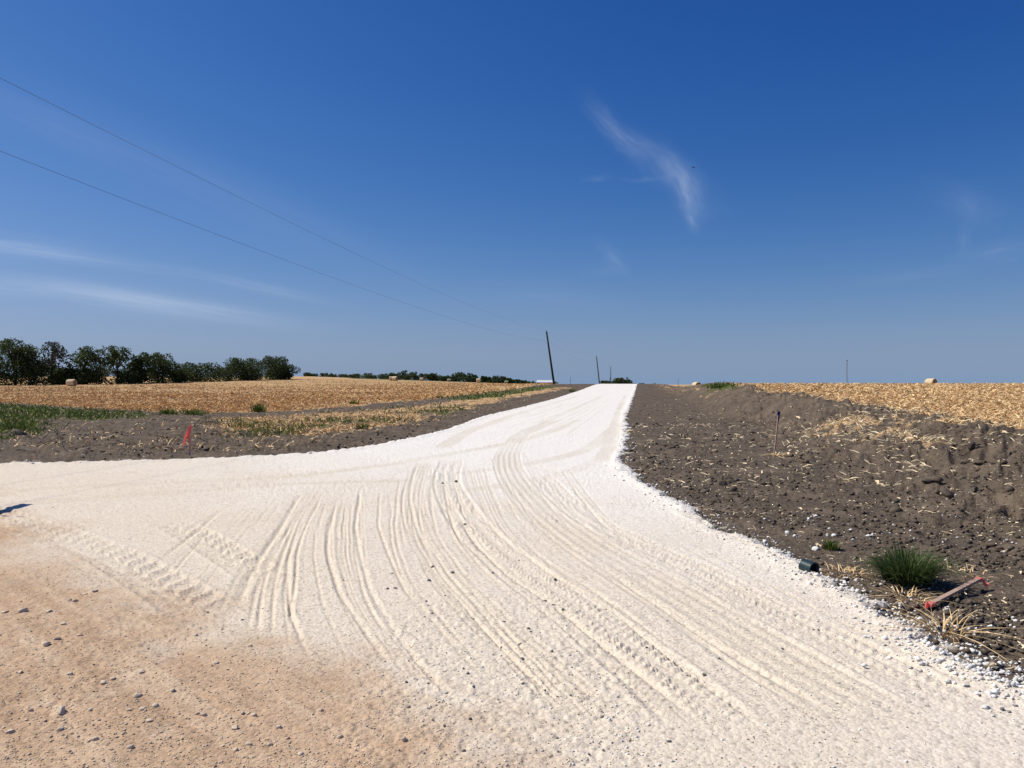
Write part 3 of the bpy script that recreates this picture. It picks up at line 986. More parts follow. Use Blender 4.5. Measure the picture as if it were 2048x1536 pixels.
# loose white stone along the road's right shoulder and over the road
X, Y, g = sample(90000, 3.0, 70, power=1.0, seed=3)
X, Y, Z, c = pick(X, Y, g, lambda c, X, Y: np.exp(-((c['d'] + 0.02) / 0.22) ** 2) * np.where(X > 0, 1, 0.25))
rocks('loose_gravel', X, Y, Z, (0.010 + 0.034 * g.random(len(X)) ** 2.6) * np.clip(Y / 9, 0.9, 2), M['whitestone'], g, 'oct', label='loose white stones along the edge of the road')
X, Y, g = sample(20000, 2.9, 30, power=1.3, seed=4)
X, Y, Z, c = pick(X, Y, g, lambda c, X, Y: (c['road'] * (1 - c['tan']) ** 3) * (0.12 + sstep(0.55, 0.72, fbm(X * 0.8, Y * 0.5, 63, 2))) * 0.8)
rocks('loose_gravel', X, Y, Z, 0.004 + 0.012 * g.random(len(X)) ** 3, M['whitestone'], g, 'oct', label='fine white gravel lying on the white road')
X, Y, g = sample(2600, 2.9, 26, power=1.0, seed=5)
X, Y, Z, c = pick(X, Y, g, lambda c, X, Y: (c['road'] * (1 - c['tan'])) * (0.1 + sstep(0.5, 0.66, fbm(X * 0.8, Y * 0.5, 63, 2))) * 0.45)
rocks('dark_gravel', X, Y, Z, 0.006 + 0.015 * g.random(len(X)) ** 2, M['greystone'], g, label='dark bits of gravel lying on the white road')
X, Y, g = sample(15000, 2.8, 12, -0.72, 0.3, power=1.3, seed=6)
X, Y, Z, c = pick(X, Y, g, lambda c, X, Y: c['tan'] * (0.08 + sstep(0.50, 0.68, fbm(X * 1.1, Y * 1.1, 163, 2))) * 0.7)
rocks('fine_gravel', X, Y, Z, 0.004 + 0.012 * g.random(len(X)) ** 3, M['tanstone'], g, 'oct', label='fine tan gravel on the dirt road')
X, Y, g = sample(30000, 2.8, 9, -0.72, 0.45, power=1.8, seed=9)
X, Y, Z, c = pick(X, Y, g, lambda c, X, Y: np.clip(c['tan'] + 0.35 * c['dusty'], 0, 1) * (0.25 + 0.75 * vnoise(X * 2.2, Y * 2.2, 223)))
rocks('fine_gravel', X, Y, Z, 0.004 + 0.009 * g.random(len(X)) ** 2, M['grit'], g, 'oct', 0.55, 0.35, label='tiny pale grit pressed into the dirt road')
# clods and pale bits on the earth
X, Y, g = sample(60000, 4.0, 60, power=0.8, seed=7)
X, Y, Z, c = pick(X, Y, g, lambda c, X, Y: c['soil'] * (0.08 + sstep(0.45, 0.62, fbm(X * 0.5, Y * 0.5, 173, 2))) * 0.8)
rocks('soil_clods', X, Y, Z, (0.014 + 0.075 * g.random(len(X)) ** 4) * np.clip(Y / 14, 0.8, 1.5), M['clod'], g, 'oct', label='crumbled dark clods on the bare earth')
X, Y, g = sample(9000, 4.0, 40, power=0.8, seed=8)
X, Y, Z, c = pick(X, Y, g, lambda c, X, Y: c['soil'] * (0.05 + sstep(0.52, 0.68, fbm(X * 0.7, Y * 0.7, 183, 2))) * 0.5)
rocks('pale_gravel', X, Y, Z, 0.012 + 0.030 * g.random(len(X)) ** 2, M['whitestone'], g, 'oct', label='pale stones scattered over the dark earth')

# heaps of straw on the bank
for pts_, yr in (((1580, 2000, 825, 910), 1), ((1350, 1490, 768, 800), 2)):
    g = np.random.default_rng(40 + yr)
    u0, u1, v0, v1 = pts_
    corners = spots((u0, v1), (u1, v1), (u0, v0), (u1, v0))
    nn_ = 30000 if yr == 1 else 16000
    X = corners[:, 0].min() + g.random(nn_) * np.ptp(corners[:, 0])
    Y = corners[:, 1].min() + g.random(nn_) * np.ptp(corners[:, 1])
    X, Y, Z, c = pick(X, Y, g, lambda c, X, Y: np.clip(c['straw'] * 1.0 + 0.03, 0, 1) * (1 - c['field']) * (1 - c['road']) * (c['t'] > 4))
    straws('straw_heap', X, Y, Z + 0.05 * g.random(len(X)) * c['straw'], 0.06 + 0.18 * g.random(len(X)) ** 1.5, (0.009 + 0.015 * g.random(len(X))) * (1 if yr == 1 else 2.2), M['husk'], g, (0.0, 0.8),
           label='pile of pale straw mixed into the earth bank right of the road' if yr == 1 else 'pale straw spread on the far end of the earth bank', bend=0.6)
# straw litter on the earth, stubble on the fields
X, Y, g = sample(70000, 3.6, 70, power=0.7, seed=12)
X, Y, Z, c = pick(X, Y, g, lambda c, X, Y: (1 - c['road']) * (1 - c['field']) * (0.14 + 0.4 * sstep(0.46, 0.66, fbm(X * 0.6, Y * 0.6, 193, 2)) + 1.2 * c['straw']) * sstep(2, 9, Y)
                  * np.where(c['t'] < 0, 0.25 + 0.75 * c['straw'], 1) * (1 - 0.7 * c['green']))
straws('straw_litter', X, Y, Z, (0.025 + 0.15 * g.random(len(X)) ** 3) * np.clip(Y / 13, 0.55, 1.7), (0.005 + 0.012 * g.random(len(X))) * np.clip(Y / 11, 0.6, 2.2),
       M['husk'], g, (0.0, 0.5), label='dry straw litter scattered on the dark earth', bend=0.4)
X, Y, g = sample(230000, 10, 140, -0.05, 0.74, power=0.55, seed=13)
X, Y, Z, c = pick(X, Y, g, lambda c, X, Y: c['fr'] * (Y > 8) * (0.30 + 0.7 * sstep(0.40, 0.60, fbm(X * 0.28, Y * 0.5, 203, 3))))
straws('stubble', X, Y, Z, (0.06 + 0.24 * g.random(len(X)) ** 1.6) * np.clip(Y / 40, 0.9, 1.2), (0.007 + 0.018 * g.random(len(X))) * np.clip(Y / 18, 0.9, 2.6), M['straw'], g,
       (0.0, 0.8), label='cut golden stubble and chaff on the right field', bend=0.9)
X, Y, g = sample(230000, 34, 260, -0.72, 0.06, power=0.6, seed=14)
X, Y, Z, c = pick(X, Y, g, lambda c, X, Y: c['fl'] * (0.30 + 0.7 * sstep(0.40, 0.60, fbm(X * 0.10, Y * 0.22, 213, 3))))
straws('stubble', X, Y, Z, (0.09 + 0.24 * g.random(len(X)) ** 1.6) * np.clip(Y / 60, 0.95, 1.3), (0.016 + 0.04 * g.random(len(X))) * np.clip(Y / 45, 0.9, 2.6), M['stubble'], g,
       (0.0, 0.8), label='cut golden stubble and chaff on the left field', bend=0.9, single=True)
# grass
X, Y, g = sample(90000, 20, 150, -0.74, 0.34, power=0.6, seed=15)
X, Y, Z, c = pick(X, Y, g, lambda c, X, Y: c['green'] * 0.9)
straws('grass', X, Y, Z, (0.14 + 0.22 * g.random(len(X))), (0.015 + 0.02 * g.random(len(X))) * np.clip(Y / 30, 1, 2.5), M['fieldgrass'], g, (0.3, 1.45),
       label='green weedy grass at the edge of the left field', bend=0.7)
X, Y, g = sample(60000, 18, 110, -0.72, 0.10, power=0.6, seed=16)
X, Y, Z, c = pick(X, Y, g, lambda c, X, Y: (c['t'] < -4.5) * (1 - c['field']) * np.clip(c['straw'] * 0.9 + c['green'] * 0.3 + 0.06, 0, 1) * (1 - c['road']))
straws('dry_grass', X, Y, Z, (0.10 + 0.18 * g.random(len(X))), 0.014 + 0.02 * g.random(len(X)), M['straw'], g, (0.1, 1.1),
       label='dry yellow grass on the left verge of the white road', bend=0.8)


# ---------------------------------------------------------------- things made of stones, clods, husks
def rock_mesh(name, mat, seed, flat=0.85, sub=True):
    g = np.random.default_rng(seed)
    v, f = IV.copy(), IF
    if sub:
        vs, fs, cache = [tuple(p) for p in v], [], {}

        def mid(a, b_):
            k = (min(a, b_), max(a, b_))
            if k not in cache:
                p = (np.array(vs[a]) + np.array(vs[b_]))
                vs.append(tuple(p / np.linalg.norm(p)))
                cache[k] = len(vs) - 1
            return cache[k]
        for a, b_, c_ in f:
            ab, bc, ca = mid(a, b_), mid(b_, c_), mid(c_, a)
            fs += [(a, ab, ca), (b_, bc, ab), (c_, ca, bc), (ab, bc, ca)]
        v, f = np.array(vs), np.array(fs)
    for _ in range(6):      # chip flat facets off it
        nrm = g.normal(size=3)
        nrm /= np.linalg.norm(nrm)
        h = 0.42 + 0.33 * g.random()
        dd = v @ nrm - h
        v = v - np.where(dd > 0, dd, 0)[:, None] * nrm
    v = v + g.normal(size=v.shape) * 0.06
    v = v * np.array([0.55, 0.44 + 0.1 * g.random(), flat * 0.5])
    return mesh_np(name, v, f, 3, mat)


stone_m = [rock_mesh('stone', M['tanstone'], s) for s in range(5)]
gstone_m = [rock_mesh('stone', M['greystone'], s + 9) for s in range(3)]
clod_m = [rock_mesh('soil_clod', M['clod'], s + 20, 0.8) for s in range(5)]
wstone_m = [rock_mesh('stone', M['whitestone'], s + 30) for s in range(4)]


def place(mesh, name, x, y, size, label, cat, group, sink=0.3):
    o = link(name, mesh, None, (x, y, gz(x, y) + size * 0.3 * (0.5 - sink)), (random.uniform(-.3, .3), random.uniform(-.3, .3), random.uniform(0, 6.28)),
             (size,) * 3)
    return tag(o, label, cat, group)


# larger stones seen on the tan dirt (photo measurements: x, y, width)
for (px, py, w) in ((122, 1444, 22), (122, 1477, 16), (284, 1440, 14), (273, 1412, 14), (260, 1440, 12), (45, 1234, 20), (98, 1235, 12), (115, 1294, 14),
                    (92, 1304, 18), (125, 1262, 12), (433, 1345, 12), (285, 1360, 14), (205, 1382, 14), (212, 1383, 10), (276, 1410, 16), (311, 1430, 14),
                    (470, 1476, 18), (508, 1449, 12), (556, 1474, 14), (485, 1448, 10), (395, 1448, 10), (407, 1450, 12), (225, 1372, 12), (138, 1364, 14),
                    (40, 1362, 12), (20, 1480, 16), (190, 1500, 14), (260, 1516, 16), (498, 1508, 14), (540, 1506, 12), (600, 1524, 14), (470, 1520, 12),
                    (680, 1490, 14), (806, 1500, 14), (390, 1285, 10), (500, 1310, 10), (160, 1285, 12), (10, 1236, 14), (300, 1462, 14), (180, 1440, 10),
                    (60, 1440, 12), (345, 1400, 12), (140, 1210, 10), (190, 1190, 14), (170, 1196, 10), (150, 1210, 12), (640, 1440, 12), (575, 1495, 10)):
    x, y = spot(px, py)
    place(random.choice(stone_m), 'stone', x, y, w / F * y * 1.0, 'loose tan stone lying on the dirt road in the foreground', 'stone', 'loose stones on the dirt road')
for (px, py, w) in ((865, 1143, 9), (905, 1155, 10), (985, 1155, 9), (1090, 1208, 9), (1107, 1218, 10), (1126, 1470 - 240, 9), (1040, 1300, 10), (1044, 1328, 12),
                    (1437, 1328, 9), (1408, 1365, 12), (1110, 1170, 9), (930, 1055, 8), (885, 970, 8), (912, 966, 8), (858, 1170, 10), (790, 1185, 10), (775, 1186, 8),
                    (1038, 1127, 8), (1640, 1508, 8)):
    x, y = spot(px, py)
    place(random.choice(gstone_m), 'stone', x, y, w / F * y * 0.85, 'dark loose stone lying on the white road', 'stone', 'dark stones on the white road')
for (px, py, w) in ((1632, 1100, 14), (1575, 1068, 10), (1590, 1075, 10), (1668, 1075, 9), (1736, 1075, 8), (1745, 1074, 10), (1840, 1245, 12), (1905, 1288, 14),
                    (1800, 1232, 12), (1716, 1192, 12), (1775, 1222, 10), (1945, 1312, 14), (1990, 1360, 14), (1618, 1040, 9), (1632, 1036, 8), (1660, 1062, 7),
                    (1858, 1262, 12), (1925, 1305, 10), (1690, 1170, 10), (1530, 1090, 10), (1545, 1100, 9)):
    x, y = spot(px, py)
    place(random.choice(wstone_m), 'stone', x, y, w / F * y * 1.2, 'white limestone lump on the right shoulder of the road', 'stone', 'white stones on the right shoulder')
for k in range(100):
    px, py = random.uniform(1290, 2040), random.uniform(890, 1140)
    if k < 30:
        px, py = random.uniform(1850, 2040), random.uniform(890, 1000)
    elif k < 50:
        px, py = random.uniform(1550, 1640), random.uniform(905, 935)
    elif k < 64:
        px, py = random.uniform(20, 480), random.uniform(865, 912)
    elif k < 80:
        px, py = random.uniform(1320, 1560), random.uniform(960, 1010)
    x, y = spot(px, py)
    if sd_poly(np.array([x]), np.array([y]), ROAD)[0] < 0.3:
        continue
    place(random.choice(clod_m), 'soil_clod', x, y, random.uniform(0.09, 0.22) if k < 30 else random.uniform(0.07, 0.18), 'dark clod of earth lying on the ploughed up verge', 'clod', 'clods on the bare earth')

# the dark lumps right at the left frame edge
for (px, py, w, lab) in ((100, 875, 24, 'big dark clod beside the left grass patch'),
                         (200, 1, 0, '')):
    if w:
        x, y = spot(px - 65, py)
        place(clod_m[1], 'soil_clod', x, y, w / F * y * 1.5, lab, 'clod', None)


# corn husks: curled leaves
def husk_mesh(seed):
    g = np.random.default_rng(seed)
    V, Fc = [], []
    n = 7
    for i in range(n):
        s = i / (n - 1)
        w = 0.20 * math.sin(math.pi * (0.12 + 0.82 * s))
        z = 0.16 * math.sin(math.pi * s) + 0.05 * g.random()
        x = s - 0.5
        yb = 0.12 * math.sin(3 * s + seed)
        V += [(x, yb - w, z + 0.12), (x, yb, z), (x, yb + w, z + 0.10)]
    for i in range(n - 1):
        a = i * 3
        Fc += [(a, a + 3, a + 4, a + 1), (a + 1, a + 4, a + 5, a + 2)]
    return mesh_np('corn_husk', np.array(V), np.array(Fc), 4, M['husk'], True)


husks = [husk_mesh(s) for s in range(5)]
HP = [(1628, 1093, 20), (1643, 1097, 18), (1604, 1068, 14), (1750, 968, 20), (1708, 966, 22), (1632, 876, 16), (1596, 838, 16), (1640, 832, 18), (1500, 918, 10),
      (1520, 850, 12), (1870, 1265, 20), (1990, 1352, 22), (2040, 1150, 12), (1700, 1135, 12), (1780, 1145, 14), (1400, 912, 9), (1690, 865, 14), (1720, 850, 14),
      (1760, 862, 16), (1790, 872, 14), (1830, 888, 16), (1660, 870, 12), (1885, 985, 12), (1800, 1010, 12), (1925, 1020, 10), (1985, 1040, 10), (1730, 1010, 12),
      (1560, 905, 10), (1545, 913, 10), (1575, 912, 12), (1955, 880, 16), (2010, 872, 16), (1900, 905, 14), (1780, 985, 10), (1600, 1020, 10)]
for k, (px, py, w) in enumerate(HP):
    x, y = spot(px, py)
    s = w / F * y * 1.15
    o = link('corn_husk', husks[k % 5], None, (x, y, gz(x, y) + 0.004), (random.uniform(-.3, .3), random.uniform(-.25, .25), random.uniform(0, 6.28)), (s, s, s))
    tag(o, 'pale dry corn husk lying on the dark earth right of the road', 'corn husk', 'corn husks on the bare earth')


# ---------------------------------------------------------------- tufts of grass and dry stalks
def blades(n, h, spread, g, width=0.012, lean=0.9, seg=4):
    V, Fc = [], []
    for i in range(n):
        a = g.random() * 6.283
        r = spread * math.sqrt(g.random()) * 0.55
        L = h * (0.55 + 0.6 * g.random())
        b0 = np.array([r * math.cos(a), r * math.sin(a), -0.02])
        a2 = a + g.normal() * 0.5
        out = lean * (0.15 + 0.85 * g.random())
        w = width * (0.6 + 0.8 * g.random())
        side = np.array([-math.sin(a2), math.cos(a2), 0]) * w / 2
        base = len(V)
        for k in range(seg + 1):
            s = k / seg
            hor = out * s ** 1.6 * L * 0.8
            p = b0 + np.array([math.cos(a2) * hor, math.sin(a2) * hor, L * (s - 0.42 * out * s * s)])
            ws = side * (1 - s ** 2 * 0.92)
            V += [p - ws, p + ws]
        for k in range(seg):
            q = base + 2 * k
            Fc.append((q, q + 1, q + 3, q + 2))
    return np.array(V), np.array(Fc)


def tuft(name, px, py, wpx, hpx, n, label, cat, mat='grass', group=None, width=None, seed=0, lean=0.9, flat=1.0):
    mat = 'fieldgrass' if name == 'weed' else mat
    x, y = spot(px, py)
    k = y / F
    g = np.random.default_rng(seed + int(px))
    V, Fc = blades(n, hpx * k, wpx * k / 1.3, g, width or max(0.012, y * 0.0009), lean)
    V[:, 2] = np.where(V[:, 2] > 0, V[:, 2] * flat + 0.01, V[:, 2])
    return tag(link(name, mesh_np(name, V, Fc, 4, M[mat]), None, (x, y, gz(x, y))), label, cat, group)


tuft('grass_clump', 1814, 1170, 94, 86, 1100, 'dense green grass clump on the dark earth beside the fallen stake', 'grass clump', width=0.010, lean=1.4)
for (px, py, w, h, lab) in ((517, 824, 34, 22, 'tall green weed at the near edge of the left stubble field'),
                            (334, 830, 34, 16, 'low green weed at the field edge, left of its neighbour weed'),
                            (388, 830, 40, 16, 'low green weed at the field edge behind the pink flagged stake'),
                            (482, 857, 70, 20, 'broad green weed in the dry verge right of the pink flagged stake'),
                            (725, 858, 30, 14, 'small dark green weed near the road edge on the left verge'),
                            (632, 856, 40, 12, 'flat green weed in the middle of the dry left verge'),
                            (708, 808, 24, 10, 'small weed on the edge of the stubble field above the dry verge'),
                            (880, 797, 12, 8, 'tiny dark weed on the field edge near the far green strip'),
                            (1145, 784, 16, 8, 'small green weed right of the leaning pole beside the white road'),
                            (1662, 1100, 34, 22, 'thin dying green weed behind the pipe end'),
                            (1440, 775, 60, 12, 'dark green weeds on top of the right bank near the small bale'),
                            (45, 862, 60, 24, 'thick green weed at the left end of the earth patch')):
    tuft('weed', px, py, w, h, 120 if w > 24 else 60, lab, 'weed', group='weeds by the road')
# pale leaves in the big clump and straw beside it
for (px, py, w, h, n, lab) in ((1885, 1272, 90, 120, 60, 'sprawling clump of dry yellow stalks at the white shoulder below the fallen stake'),
                               (1812, 1203, 90, 50, 50, 'dry yellow straw heap between grass clump and fallen stake'),
                               (1690, 1148, 90, 40, 70, 'dry straw heap right of the pipe end'),
                               (1925, 1150, 110, 40, 30, 'dry corn leaves right of the green grass clump'),
                               (1552, 913, 40, 24, 50, 'small heap of straw at the foot of the blue flagged stake')):
    tuft('straw_clump', px, py, w, h, n, lab, 'straw', 'straw', width=0.007 if px > 1600 else 0.02, seed=5, lean=2.1, flat=0.42)


# ---------------------------------------------------------------- survey stakes
def ribbon(pts, w, twist=0.0):
    """a strip of tape with thickness following the points"""
    mb = MB()
    pts = [Vector(p) for p in pts]
    V = []
    for i, p in enumerate(pts):
        d = (pts[min(i + 1, len(pts) - 1)] - pts[max(i - 1, 0)]).normalized()
        a = Vector((math.cos(twist * i), math.sin(twist * i), 0.15))
        s = (a - d * a.dot(d)).normalized()
        nn = d.cross(s) * 0.0012
        V += [p - s * w / 2 - nn, p + s * w / 2 - nn, p + s * w / 2 + nn, p - s * w / 2 + nn]
    Fc = []
    for i in range(len(pts) - 1):
        for k in range(4):
            Fc.append((i * 4 + k, i * 4 + (k + 1) % 4, i * 4 + 4 + (k + 1) % 4, i * 4 + 4 + k))
    Fc += [(3, 2, 1, 0), tuple(len(V) - 4 + k for k in range(4))]
    mb.add(V, Fc)
    return mb


def lath(L, w, th_, mat, parent, name='lath', point=True):
    mb = MB()
    z0 = -0.12 if point else 0
    v = [(-w / 2, -th_ / 2, z0), (w / 2, -th_ / 2, z0), (w / 2, th_ / 2, z0), (-w / 2, th_ / 2, z0),
         (-w / 2, -th_ / 2, L - 0.012), (w / 2, -th_ / 2, L), (w / 2, th_ / 2, L), (-w / 2, th_ / 2, L - 0.012)]
    mb.add(v, [(0, 3, 2, 1), (4, 5, 6, 7), (0, 1, 5, 4), (1, 2, 6, 5), (2, 3, 7, 6), (3, 0, 4, 7)])
    return mb.build(name, mat, parent)


# pink flagged stake behind the left arm of the road
y = 16.9
x = (379 - 1024) / F * y
t1 = empty('survey_stake', (x, y, gz(x, y)), (0, math.radians(1.5), 0))
top = (EYE + (768 - 851) / F * y) - t1.location.z
tag(t1, 'upright wooden survey stake with hanging pink ribbon beside the white road', 'stake')
lath(top, 0.040, 0.016, M['lath'], t1)
mb = MB()
mb.box((-0.026, -0.014, top - 0.10), (0.026, 0.014, top + 0.006))
kn = mb.build('ribbon_knot', M['pink'], t1)
for (dx, dy, L, w, sway) in ((-0.02, -0.03, 0.40, 0.060, -0.11), (0.0, -0.03, 0.34, 0.055, -0.02), (-0.03, 0.0, 0.46, 0.040, -0.15)):
    pts = [(dx + sway * s ** 1.3 + 0.012 * math.sin(9 * s), dy - 0.02 * s, top - 0.05 - L * s) for s in np.linspace(0, 1, 9)]
    ribbon(pts, w, 0.25).build('ribbon', M['palepink'] if sway == -0.15 else M['pink'], t1)

# blue flagged stake right
x, y = spot(1549, 909)
t2 = empty('survey_stake', (x, y, gz(x, y)), (0, math.radians(6.0), 0))
tag(t2, 'thin leaning survey stake with blue ribbon at its top in the dark earth', 'stake')
lath(0.98, 0.030, 0.016, M['lath'], t2)
for (dx, L, w, sw) in ((0.0, 0.19, 0.045, -0.02), (0.01, 0.24, 0.04, 0.0), (-0.012, 0.16, 0.035, -0.05)):
    pts = [(dx + sw * s, -0.02 - 0.012 * s, 0.96 - L * s) for s in np.linspace(0, 1, 6)]
    ribbon(pts, w, 0.3).build('ribbon', M['blue'], t2)
mb = MB()
mb.box((-0.020, -0.013, 0.90), (0.020, 0.013, 0.945))
mb.build('ribbon_knot', M['blue'], t2)

# fallen stake with pink ends
xa, ya = spot(1858, 1219)
xb, yb = spot(1958, 1180)
za, zb = gz(xa, ya) + 0.03, gz(xb, yb) + 0.085
pa, pb = Vector((xa, ya, za)), Vector((xb, yb, zb))
dv = (pb - pa)
t3 = empty('survey_stake', pa, (0, 0, 0))
tag(t3, 'fallen weathered stake with pink ribbon at both ends lying on the earth', 'stake')
ux = dv.normalized()
uy = Vector((0, 0, 1)).cross(ux).normalized()
uz = ux.cross(uy)
Mx = Matrix((ux, uy, uz)).transposed().to_4x4()
L = dv.length
mb = MB()
mb.box((0, -0.018, -0.009), (L, 0.018, 0.009), Mx)
mb.build('lath', M['oldlath'], t3)
mb = MB()
mb.box((-0.012, -0.023, -0.013), (0.05, 0.023, 0.013), Mx)
mb.build('ribbon_wrap', M['pink'], t3)
mb = MB()
mb.box((L - 0.030, -0.021, -0.012), (L + 0.010, 0.021, 0.012), Mx)
mb.build('ribbon_wrap', M['pink'], t3)
ribbon([pb - pa + Vector((0.0 + 0.09 * s, -0.005 - 0.012 * math.sin(6 * s), -0.002 - 0.055 * s + 0.012 * math.sin(9 * s))) for s in np.linspace(0, 1, 8)], 0.035, 0.2).build('ribbon', M['pink'], t3)
ribbon([Vector((-0.005 - 0.03 * s, -0.012, 0.010 - 0.03 * s)) for s in np.linspace(0, 1, 5)], 0.05, 0.2).build('ribbon', M['pink'], t3)

# pipe end sticking out of the white shoulder
x, y = spot(1628, 1158)
gp = gz(x, y)
mb = MB()
n, R, r2, Lp = 28, 0.056, 0.050, 0.11
prof = []
for k in range(26):
    s = k / 25
    prof.append((-Lp + Lp * s, R + 0.0006 * math.sin(k * 1.9)))
prof += [(0, R + 0.004), (0.004, R + 0.004), (0.004, r2)]
prof += [(-Lp * s, r2) for s in (0.2, 0.6, 0.98)] + [(-Lp * 0.985, 0.001)]
V = []
for (a, rr) in prof:
    V += [(a, rr * math.cos(2 * math.pi * k / n), rr * math.sin(2 * math.pi * k / n)) for k in range(n)]
mb.add(V, [(i * n + k, i * n + (k + 1) % n, (i + 1) * n + (k + 1) % n, (i + 1) * n + k) for i in range(len(prof) - 1) for k in range(n)])
o = mb.build('drain_pipe', M['pipe'], None, (x, y, gp + 0.050), (0, math.radians(6), math.radians(-62)), True)
tag(o, 'end of a dark green pipe sticking out of the white gravel shoulder', 'pipe')


# ---------------------------------------------------------------- hay bales
def bale(px, Y, wid, dia, yaw, label, sink=0.06):
    x = (px - 1024) / F * Y
    n = 30
    root = empty('hay_bale', (x, Y, gz(x, Y) - sink), (0, 0, yaw))
    tag(root, label, 'hay bale', 'round hay bales on the fields')
    mb = MB()
    R = dia / 2
    V, ns = [], 9
    g = np.random.default_rng(int(px))
    for i in range(ns):
        s = i / (ns - 1)
        e = 0.93 if i in (0, ns - 1) else 1.0
        for k in range(n):
            a = 2 * math.pi * k / n
            rr = R * e * (1 + 0.012 * g.normal())
            zz = R + rr * math.sin(a)
            V.append(((s - 0.5) * wid, rr * math.cos(a) * 1.03, max(zz, 0.04 * R)))
    mb.add(V, [(i * n + k, (i + 1) * n + k, (i + 1) * n + (k + 1) % n, i * n + (k + 1) % n) for i in range(ns - 1) for k in range(n)])
    mb.build('wrap', M['bale'], root, smooth=True)
    for sgn in (-1, 1):
        mb = MB()
        V = []
        rings = 6
        for j in range(rings):
            rr = R * 0.93 * (1 - j / rings)
            bulge = 0.03 * (j % 2) + 0.02 * j
            V += [(sgn * (wid / 2 + bulge), rr * math.cos(2 * math.pi * k / n) * 1.03, max(R + rr * math.sin(2 * math.pi * k / n), 0.04 * R)) for k in range(n)]
        Fc = [(j * n + k, j * n + (k + 1) % n, (j + 1) * n + (k + 1) % n, (j + 1) * n + k) for j in range(rings - 1) for k in range(n)]
        Fc.append(tuple((rings - 1) * n + k for k in range(n)))
        mb.add(V, Fc)
        mb.build('end_face', M['shadedend'], root)
    return root


bale(143, 163, 1.6, 1.5, math.radians(-4), 'round hay bale in front of the dark trees, nearest on the left field')
bale(783, 268, 1.5, 1.5, math.radians(10), 'pale hay bale left of its touching twin on the far left field')
bale(790, 262, 1.5, 1.6, math.radians(-20), 'pale hay bale touching its twin on the far left field')
bale(843, 330, 1.5, 1.5, math.radians(5), 'small pale hay bale midway along the far side of the left field')
bale(957, 292, 1.5, 1.7, math.radians(0), 'white looking hay bale in front of the distant bushes near the pole')
bale(898, 390, 1.6, 1.4, math.radians(15), 'dull tan hay bale at the foot of the distant bushes')
bale(1013, 420, 1.8, 1.5, math.radians(15), 'dull tan hay bale farthest right before the distant tree row')
bale(1862, 128, 1.3, 1.6, math.radians(-58), 'round hay bale half sunk behind the crest of the right field')
bale(1393, 130, 1.1, 1.25, math.radians(-66), 'small pale bale top peeping over the bank right of the road', 0.28)


# ---------------------------------------------------------------- power line
def power_pole(px, Y, top_px, top_py, label, brace=False, r=0.15, x=None, H=None, lean=None):
    X = (px - 1024) / F * Y if x is None else x
    z0 = gz(X, Y)
    if H is None:
        tx = (top_px - 1024) / F * Y
        tz = EYE + (768 - top_py) / F * Y
        vec = Vector((tx - X, 0, tz - z0))
    else:
        vec = Vector((lean, 0, H))
    root = empty('power_pole', (X, Y, z0))
    tag(root, label, 'power pole', 'poles of the power line')
    mb = MB()
    mb.tube([Vector((0, 0, 0)) + vec * s for s in (-0.05, 0.25, 0.5, 0.75, 1.0)], [r * 1.15, r * 1.05, r * 0.95, r * 0.85, r * 0.74], 12)
    mb.build('shaft', M['pole'], root, smooth=False)
    mb = MB()
    mb.tube([vec * 0.995, vec + Vector((0, 0, 0.14)), vec + Vector((0, 0, 0.2)), vec + Vector((0, 0, 0.30))], [0.02, 0.02, 0.06, 0.04], 8)
    mb.build('top_insulator', M['glass'], root)
    s2_ = 1 - 1.75 / vec.length
    mb = MB()
    p = vec * s2_
    mb.tube([p + Vector((0, -0.10, 0)), p + Vector((0, -0.24, 0)), p + Vector((0, -0.27, 0))], [0.02, 0.05, 0.03], 8)
    mb.build('side_insulator', M['glass'], root)
    if brace:
        mb = MB()
        mb.tube([Vector((-1.3, 0.0, -0.2)), vec * 0.45, vec * 0.62], [0.11, 0.10, 0.09], 8)
        mb.build('brace', M['pole'], root)
    return root.location + vec + Vector((0, 0, 0.24)), root.location + p + Vector((0, -0.25, 0))


P0 = power_pole(0, 4.0, 0, 0, 'power pole standing left of the camera outside the picture', x=-16.4, H=9.95, lean=-0.1)
P1 = power_pole(1108, 142, 1093, 663, 'tall dark leaning power pole, nearest of the line', r=0.19)
P2 = power_pole(1199, 280, 1193, 713, 'second dark leaning power pole beyond the nearest one', r=0.19)
P3 = power_pole(1221.5, 440, 1221.5, 733, 'far thin power pole with a slanting brace beside the road crest', True, r=0.19)


def wire(a, b_, sag, label):
    mb = MB()
    pts = []
    for s in np.linspace(0, 1, 40):
        p = Vector(a).lerp(Vector(b_), float(s))
        p.z -= sag * 4 * s * (1 - s)
        pts.append(p)
    mb.tube(pts, 0.0055, 5)
    tag(mb.build('power_wire', M['wire'], None), label, 'wire', 'wires of the power line')


for k, nm in ((0, 'upper'), (1, 'lower')):
    wire(P0[k], P1[k], 1.35, nm + ' overhead wire sagging from the left frame edge to the nearest leaning pole')
    wire(P1[k], P2[k], 1.3, nm + ' overhead wire between the nearest and the second leaning pole')
    wire(P2[k], P3[k], 1.3, nm + ' overhead wire between the second leaning pole and the far braced pole')

